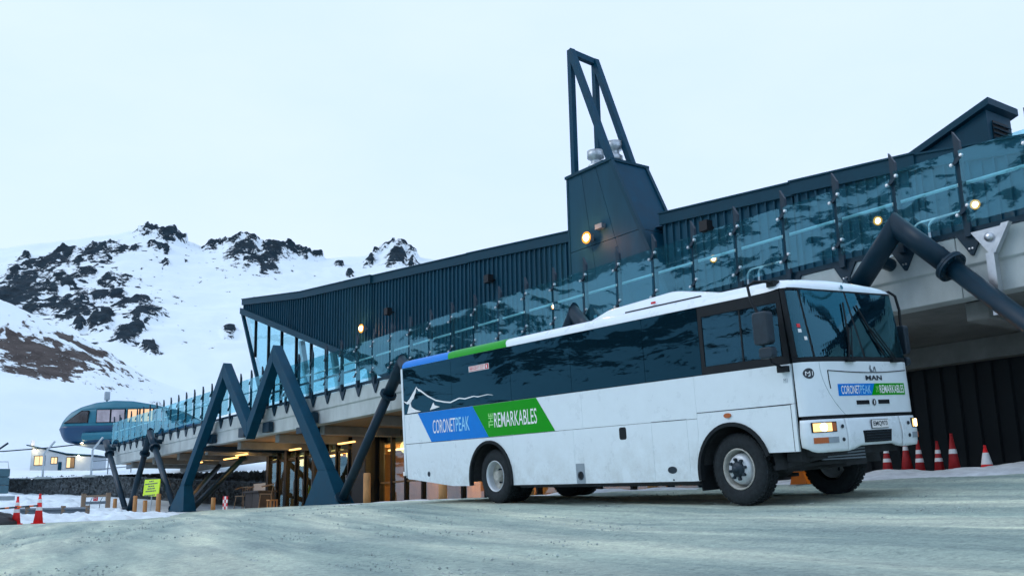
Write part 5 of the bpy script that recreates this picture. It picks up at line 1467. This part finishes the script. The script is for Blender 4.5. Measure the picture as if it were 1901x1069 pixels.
# guard rail in the snow
gr_ = thing('guard_rail', 'low grey guard rail half buried in the snow behind the cones', 'guard rail', (-49.5, 9.8, 0.3))
MB().prism([(-0.05, 0.0), (0.03, 0.05), (-0.05, 0.12), (0.03, 0.2), (-0.05, 0.27), (-0.09, 0.27), (-0.09, 0.0)], lambda a, b_, d: (-50.3 + 1.55 * d + a, 8.55 + 2.6 * d, 0.42 + b_), 0, 1).build('rail', 'grey_metal', gr_)
for k in (0.1, 0.62, 0.97):
    MB().box(-50.45 + 1.55 * k, -50.27 + 1.55 * k, 8.5 + 2.6 * k, 8.68 + 2.6 * k, 0.15, 0.76).build('post', 'wood_grey', gr_)

# low timber barrier with a red sign
tbq = thing('timber_barrier', 'timber barrier with a small red and white sign in front of the stone wall', 'barrier', (-53.8, 12.6, 0.8))
MB().box(-54.25, -54.05, 12.0, 12.2, 0.7, 1.42).build('post', 'wood_grey', tbq)
MB().box(-53.5, -53.3, 13.0, 13.2, 0.7, 1.44).build('post', 'wood_grey', tbq)
MB().beam((-54.1, 12.15, 1.28), (-53.4, 13.05, 1.30), 0.06, 0.10).build('rail', 'wood_grey', tbq)
MB().beam((-54.1, 12.15, 0.95), (-53.4, 13.05, 0.97), 0.05, 0.14).build('rail', 'grey_metal', tbq)
rs_ = MB().beam((-53.86, 12.50, 1.19), (-53.72, 12.68, 1.19), 0.03, 0.28).build('red_sign', 'red', tbq)
lettering('H', 'paper', rs_, lambda a, b_: (-53.83 + 0.1 * a, 12.50 + 0.13 * a, b_), 0.1, 0.9, 1.12, 1.27, 0.0)
for k in (0.25, 0.7):
    MB().path([(-54.0 + 0.7 * k, 12.1 + 0.9 * k, 0.70), (-53.97 + 0.7 * k, 12.12 + 0.9 * k, 1.0), (-53.9 + 0.7 * k, 12.2 + 0.9 * k, 1.22)], 0.02, 6).build('brace', 'grey_metal', tbq)

# gabion wall: caged stones
gab = thing('gabion_wall', 'long dark gabion wall of caged stones below the snowy slope', 'wall', (-74, 17, 2))
GA, GB, GC = Vector((-78.9, 12.4, 0)), Vector((-75.2, 17.1, 0)), Vector((-61.4, 25.6, 0))
def gab_run(P, Q, z0a, z0b, z1a, z1b, seed):
    d = (Q - P).length; ax = (Q - P).normalized(); nrm = Vector((ax.y, -ax.x, 0))
    if nrm.dot(Vector((0, 0, 0)) - P) < 0: nrm = -nrm
    core = [(P - nrm * .25) , (Q - nrm * .25), (Q - nrm * 1.2), (P - nrm * 1.2)]
    v = [(c.x, c.y, z) for c, z in zip(core, (z0a - 0.6, z0b - 0.6, z0b - 0.6, z0a - 0.6))] + [(c.x, c.y, z) for c, z in zip(core, (z1a - .05, z1b - .05, z1b - .05, z1a - .05))]
    obj('core', v, [(0, 3, 2, 1), (4, 5, 6, 7), (0, 1, 5, 4), (1, 2, 6, 5), (2, 3, 7, 6), (3, 0, 4, 7)], 'stone_grey', gab)
    r_ = np.random.default_rng(seed)
    ico = np.array([(0, 0, 1), (.9, 0, .1), (-.45, .8, .1), (-.45, -.8, .1), (.05, 0, -1)])
    tri = [(0, 1, 2), (0, 2, 3), (0, 3, 1), (4, 2, 1), (4, 3, 2), (4, 1, 3)]
    vs, fs = [], []
    n_ = int(d * 120)
    for i in range(n_):
        t = r_.random(); f = r_.random()
        p = P.lerp(Q, t); z = (z0a + (z0b - z0a) * t) * (1 - f) + (z1a + (z1b - z1a) * t) * f
        s = 0.09 + 0.08 * r_.random()
        q = ico * s * (0.75 + 0.5 * r_.random((5, 3)))
        an = r_.random() * 6.3; ca, sa = math.cos(an), math.sin(an)
        c = p - nrm * (0.22 - 0.10 * r_.random())
        b0 = len(vs)
        for w in q: vs.append((c.x + w[0] * ca - w[1] * sa, c.y + w[0] * sa + w[1] * ca, z + w[2]))
        fs += [tuple(k + b0 for k in tt) for tt in tri]
    o = obj('caged_stones', vs, fs, 'stone_grey', gab); o['kind'] = 'stuff'
    m_ = MB()
    k = 0
    while k <= d:
        t = k / d; p = P.lerp(Q, t)
        m_.tube((p.x, p.y, z0a + (z0b - z0a) * t), (p.x, p.y, z1a + (z1b - z1a) * t), 0.012, n=4); k += 2.0
    m_.tube((P.x, P.y, z1a), (Q.x, Q.y, z1b), 0.015, n=4)
    m_.build('cage_wires', 'grey_metal', gab)
gab_run(GA, GB, 2.1, 2.0, 3.05, 3.2, 1)
gab_run(GB, GC, 2.0, 0.8, 3.2, 2.2, 2)
gab_run(GB + Vector((-1.0, 1.2, 0)), GC + Vector((-1.0, 1.2, 0)), 2.6, 1.9, 3.28, 3.05, 3)
# snow lip on top of the wall
def lip(P, Q, za, zb_, name):
    d = (Q - P); n_ = Vector((d.y, -d.x, 0)).normalized()
    if n_.dot(-P) > 0: n_ = -n_
    na = 60
    def fn(a, b_):
        p = P + d * a + n_ * (b_ * 9.0 - 0.1)
        z = za + (zb_ - za) * a + (0.06 + 0.25 * (1 - (1 - min(1, b_ * 4)) ** 2)) * (0.6 + 0.8 * float(fbm(np.array(a * 22), np.array(b_ * 4), 3, 77))) + b_ * 0.5
        if b_ == 0: z = za + (zb_ - za) * a - 0.04
        return (p.x, p.y, z)
    o = MB().grid(fn, na, 10).build(name, 'snow', None, True); o['kind'] = 'structure'
lip(GA + Vector((-3, -4, 0)), GB, 2.95, 3.2, 'snow_slope')
lip(GB, GC, 3.25, 3.1, 'snow_slope')

# fence posts with cranked tops, wires
fe = thing('security_fence', 'cranked galvanised fence posts with wires above the stone wall', 'fence', (-77, 14.4, 3.2))
fps = [((-78.9, 11.2, 3.2), (-78.75, 11.15, 4.7), (-78.1, 12.16, 5.57)), ((-77.18, 14.41, 3.15), (-76.8, 14.32, 4.80), (-76.2, 14.85, 5.62)), ((-75.17, 17.19, 3.2), (-74.77, 17.08, 4.97), (-74.2, 17.56, 5.82))]
for i, (a, b_, c_) in enumerate(fps):
    MB().path([a, b_, c_], 0.075, 8).build('post', 'galv' if i else 'tube_blue', fe)
    MB().box(a[0] - 0.5, a[0] + 0.5, a[1] - 0.5, a[1] + 0.5, a[2] - 0.1, a[2] + 0.04).build('footing', 'concrete', fe)
m_ = MB().path([(-80.5, 8.6, 5.15), fps[0][2], fps[1][2], fps[2][2]] if False else [(-80.0, 8.8, 4.95), (-78.3, 11.9, 5.0), (-76.5, 14.6, 5.2), (-74.5, 17.3, 5.5), (-71.8, 20.5, 5.9)], 0.045, 5)
m_.build('wire', 'tube_blue', fe)
for zz in (3.3, 3.9):
    MB().path([(-75.0, 17.2, zz + 0.3), (-71.0, 20.5, zz + 0.55)], 0.035, 5).build('rail', 'grey_metal', fe)
for (xx, yy) in ((-74.0, 18.0), (-72.6, 19.2)):
    MB().tube((xx, yy, 3.2), (xx, yy, 4.7), 0.04, n=6).build('rail_post', 'grey_metal', fe)

# hut on the slope
hut = thing('ski_hut', 'small pale hut with lit windows on the snowy slope', 'hut', (-137, 27, 6.3))
HA, HB, HC = Vector((-138.5, 24.3, 0)), Vector((-136.0, 27.9, 0)), Vector((-133.9, 30.6, 0))
def wallseg(P, Q, z0, za, zb_, name, m, th=0.2):
    d = (Q - P); n_ = Vector((d.y, -d.x, 0)).normalized()
    if n_.dot(-P) < 0: n_ = -n_
    v = [P + n_ * 0, Q + n_ * 0, Q - n_ * th, P - n_ * th]
    vv = [(p.x, p.y, z0) for p in v] + [(v[0].x, v[0].y, za), (v[1].x, v[1].y, zb_), (v[2].x, v[2].y, zb_), (v[3].x, v[3].y, za)]
    return obj(name, vv, [(0, 3, 2, 1), (4, 5, 6, 7), (0, 1, 5, 4), (1, 2, 6, 5), (2, 3, 7, 6), (3, 0, 4, 7)], m, hut), n_
wallseg(HA, HB, 5.6, 9.5, 8.35, 'front_wall', 'hut_wall', 4.0)
wallseg(HB + Vector((0.01, 0.02, 0)), HC, 5.8, 8.30, 8.05, 'side_wall', 'hut_wall', 4.0)
def onwall(P, Q, a, b_, z0, z1, name, m, parent, off=0.03):
    d = Q - P; n_ = Vector((d.y, -d.x, 0)).normalized()
    if n_.dot(-P) < 0: n_ = -n_
    p, q = P + d * a + n_ * off, P + d * b_ + n_ * off
    v = [(p.x, p.y, z0), (q.x, q.y, z0), (q.x, q.y, z1), (p.x, p.y, z1)]
    v2 = [(x_ - n_.x * 0.06, y_ - n_.y * 0.06, z_) for x_, y_, z_ in v]
    return obj(name, v + v2, [(0, 1, 2, 3), (7, 6, 5, 4), (0, 4, 5, 1), (1, 5, 6, 2), (2, 6, 7, 3), (3, 7, 4, 0)], m, parent)
for P_, Q_, a, b_, z0, z1 in ((HA, HB, 0.10, 0.42, 7.1, 8.35), (HA, HB, 0.58, 0.78, 7.25, 8.15), (HB, HC, 0.04, 0.36, 6.7, 8.1)):
    w_ = onwall(P_, Q_, a, b_, z0, z1, 'window', 'frame_dark', hut, 0.04)
    mid = (a + b_) / 2
    onwall(P_, Q_, a + 0.02, mid - 0.008, z0 + 0.08, z1 - 0.08, 'pane', 'window_warm', w_, 0.06)
    onwall(P_, Q_, mid + 0.008, b_ - 0.02, z0 + 0.08, z1 - 0.08, 'pane', 'window_warm' if z0 > 6.8 else 'wood_warm', w_, 0.06)
onwall(HA, HB, 0.80, 0.90, 6.3, 7.5, 'door', 'trim_blue', hut, 0.05)
rp = [HA + Vector((-0.4, -0.5, 0)), HB, HC + Vector((0.4, 0.6, 0))]
back = Vector((-6, 3.5, 0))
rz = [9.62, 8.45, 8.12]
obj('roof', [(p.x + 0.15, p.y - 0.1, z) for p, z in zip(rp, rz)] + [(p.x + back.x, p.y + back.y, z + 0.05) for p, z in zip(rp, rz)] + [(p.x + 0.15, p.y - 0.1, z + 0.14) for p, z in zip(rp, rz)] + [(p.x + back.x, p.y + back.y, z + 0.2) for p, z in zip(rp, rz)],
    [(0, 1, 4, 3), (1, 2, 5, 4), (6, 9, 10, 7), (7, 10, 11, 8), (0, 6, 7, 1), (1, 7, 8, 2), (2, 8, 11, 5), (3, 4, 10, 9), (4, 5, 11, 10), (0, 3, 9, 6)], 'trim_blue', hut)
obj('snow_cover', [(p.x - 0.1, p.y + 0.1, z + 0.15) for p, z in zip(rp, rz)] + [(p.x + back.x, p.y + back.y, z + 1.2) for p, z in zip(rp, rz)], [(0, 1, 4, 3), (1, 2, 5, 4)], 'snow', hut)
for p, z in ((HA + (HB - HA) * 0.10, 9.15), (HB + (HC - HB) * 0.5, 8.25)):
    hl_ = MB().lathe([(0, -0.16), (0.16, 0), (0, 0.16)], (p.x + 0.25, p.y - 0.12, z - 0.1), 'z', 8).build('wall_lamp', 'hut_lamp', hut)
    lamp('lamp_glow', (p.x + 0.7, p.y - 0.4, z - 0.2), 25, (1.0, 0.75, 0.4), 0.2, hut)
MB().box(-138.9, -138.3, 24.2, 24.6, 9.6, 10.3).build('vent_box', 'paper', hut)

# lift terminal
lt = thing('lift_terminal', 'blue and teal chairlift terminal capsule behind the far end of the deck', 'lift terminal', (-116, 28, 5.5))
TA, TB = Vector((-119.2, 23.6, 0)), Vector((-110.0, 36.5, 0))
td = (TB - TA); tn = Vector((td.y, -td.x, 0)).normalized()
if tn.dot(-TA) < 0: tn = -tn
TLn = td.length
def tprof(s):
    """lower and upper height along the capsule, s in metres from the nose"""
    top = float(np.interp(s, [0, 0.4, 1.2, 2.4, 4.0, 6.0, 8.0, 10.5, 13, 16], [10.2, 11.1, 11.9, 12.5, 12.95, 13.15, 13.05, 12.6, 12.0, 10.4]))
    low = float(np.interp(s, [0, 0.5, 1.2, 3, 16], [10.0, 8.9, 8.55, 8.4, 8.1]))
    return low, top
def tpt(s, z, d): p = TA + td * (s / TLn) + tn * d; return (p.x, p.y, z)
def tband(za, zb_, m, name, off0, off1):
    def fn(a, b_, back):
        s = a * 15.8
        lo, hi = tprof(s)
        z = max(lo, za) + (min(hi, zb_) - max(lo, za)) * b_ if min(hi, zb_) > max(lo, za) else max(lo, min(za, hi))
        k = (z - lo) / max(hi - lo, 0.01)
        bul = 1.1 * math.sin(PI * min(max(k, 0.02), 0.98)) ** 0.5 * min(1, s / 1.2 + 0.1)
        return tpt(s, z, -3.0 if back else bul)
    return MB().grid(lambda a, b_: fn(a, b_, False), 48, 6, lambda a, b_: fn(a, b_, True)).build(name, m, lt, True)
tband(8.0, 10.35, 'term_blue', 'lower_shell', 0, 0)
tband(10.351, 10.6, 'term_teal', 'waist_band', 0, 0)
tband(10.601, 12.2, 'term_teal', 'window_wall', 0, 0)
tband(12.201, 14.0, 'term_teal', 'roof_shell', 0, 0)
def twin(s0, s1, z0, z1, m='glass_term', slope=0.0):
    def bul(z):
        return 1.1 * math.sin(PI * 0.62) ** 0.5 + 0.04
    pts = [(s0, z0), (s1, z0), (s1, z1), (s0 + slope, z1)]
    w_ = MB().prism([(s0 - 0.08, z0 - 0.08), (s1 + 0.08, z0 - 0.08), (s1 + 0.08, z1 + 0.08), (s0 - 0.08 + slope, z1 + 0.08)], lambda a, b_, d: tpt(a, b_, d), 0.9, 1.13).build('window', 'frame_dark', lt)
    MB().prism(pts, lambda a, b_, d: tpt(a, b_, d), 1.131, 1.15).build('pane', m, w_)
twin(0.95, 3.5, 10.72, 11.95, slope=1.9)
emis('term_window_glow', (1.0, 0.62, 0.38), 0.75)
mat('term_window_dull', (0.42, 0.36, 0.38), 0.25, var=0.3, scale=0.8)
MAT['glass_term'] = MAT['term_window_dull']
for i, (s0, s1) in enumerate(((4.5, 5.9), (6.1, 7.5), (7.9, 9.1), (9.3, 10.6), (10.8, 12.0))):
    twin(s0, s1, 10.72, 12.05, 'term_window_glow' if i in (2, 3) else 'term_window_dull')
MB().tube(tpt(3.2, 9.15, 1.3), tpt(10.5, 9.35, 1.3), 0.42, n=14).build('rail_housing', 'term_teal', lt, False)
MB().prism([(1.5, 8.4), (15, 8.15), (13, 7.3), (6.5, 7.4)], lambda a, b_, d: tpt(a, b_, d), -2.0, 0.6).build('underside', 'term_grey', lt)
for s_ in (8.0,):
    p = tpt(s_, 5.0, -0.8)
    MB().box(p[0] - 0.5, p[0] + 0.5, p[1] - 0.5, p[1] + 0.5, 5.0, 7.5).build('support_column', 'term_grey', lt)
p = tpt(4.9, 13.1, -0.3)
MB().box(p[0] - 0.25, p[0] + 0.25, p[1] - 0.25, p[1] + 0.25, 13.3, 14.2).tube((p[0], p[1], 12.6), (p[0], p[1], 13.4), 0.12, n=8).build('antenna_box', 'grey_plate', lt)
p = tpt(3.0, 8.45, 0.9)
MB().lathe([(0, -0.15), (0.2, 0), (0, 0.1)], p, 'z', 10).build('lamp', 'hut_lamp', lt)

# cafe tables and chairs under the deck
def chair(label, x, y, rot):
    t = thing('cafe_chair', label, 'chair', (x, y, 0.462), 'tan slatted chairs under the deck')
    c_, s_ = math.cos(rot), math.sin(rot)
    T = lambda a, b_, z: (x + a * c_ - b_ * s_, y + a * s_ + b_ * c_, 0.462 + z)
    MB().prism([(-0.28, -0.28), (0.28, -0.28), (0.28, 0.28), (-0.28, 0.28)], lambda a, b_, d: T(a, b_, d), 0.66, 0.70).build('seat', 'chair_tan', t)
    for a in (-0.24, 0.24):
        for b_ in (-0.24, 0.24):
            MB().tube(T(a * 1.3, b_ * 1.3, 0), T(a, b_, 0.66), 0.02, n=6).build('leg', 'chair_tan', t)
    for k in range(5):
        MB().tube(T(-0.26 + 0.13 * k, 0.27, 0.70), T(-0.34 + 0.17 * k, 0.36, 1.15), 0.014, n=5).build('back_slat', 'chair_tan', t)
    MB().path([T(-0.38, -0.2, 1.02), T(-0.38, 0.36, 1.14), T(0.38, 0.36, 1.14), T(0.38, -0.2, 1.02)], 0.022, 6).build('arm_rail', 'chair_tan', t)
chair('tan slatted chair left of the dark cafe table', -49.9, 18.8, 0.5)
chair('tan slatted chair between the dark table and the entrance glazing', -45.9, 18.4, -0.4)
ctab = thing('cafe_table', 'dark boxy cafe table between the two slatted chairs', 'table', (-48, 18.8, 0.462))
MB().box(-49.0, -46.9, 18.4, 19.4, 1.26, 1.34).build('top', 'furniture_dark', ctab)
MB().box(-48.8, -47.9, 18.5, 19.3, 0.465, 1.258).build('side_panel', 'furniture_dark', ctab)
MB().box(-47.85, -47.0, 18.5, 19.3, 0.465, 1.258).build('side_panel', 'furniture_dark', ctab)
stl = thing('timber_stool', 'small orange timber stool by the entrance glazing', 'stool', (-44.6, 18.2, 0.462))
MB().box(-44.8, -44.4, 18.0, 18.4, 0.80, 0.86).build('seat', 'bollard_timber', stl)
for a in (-44.78, -44.46):
    for b_ in (18.02, 18.34): MB().box(a, a + 0.05, b_, b_ + 0.05, 0.464, 0.80).build('leg', 'bollard_timber', stl)
wb = thing('notice_board', 'white notice frame standing in the snow behind the cafe chair', 'sign', (-53, 21, 0.46))
MB().box(-54.2, -52.4, 21.0, 21.06, 1.0, 1.9).build('panel', 'paper', wb)
for xx in (-54.0, -52.6): MB().box(xx, xx + 0.06, 21.0, 21.05, 0.46, 1.0).build('leg', 'galv', wb)
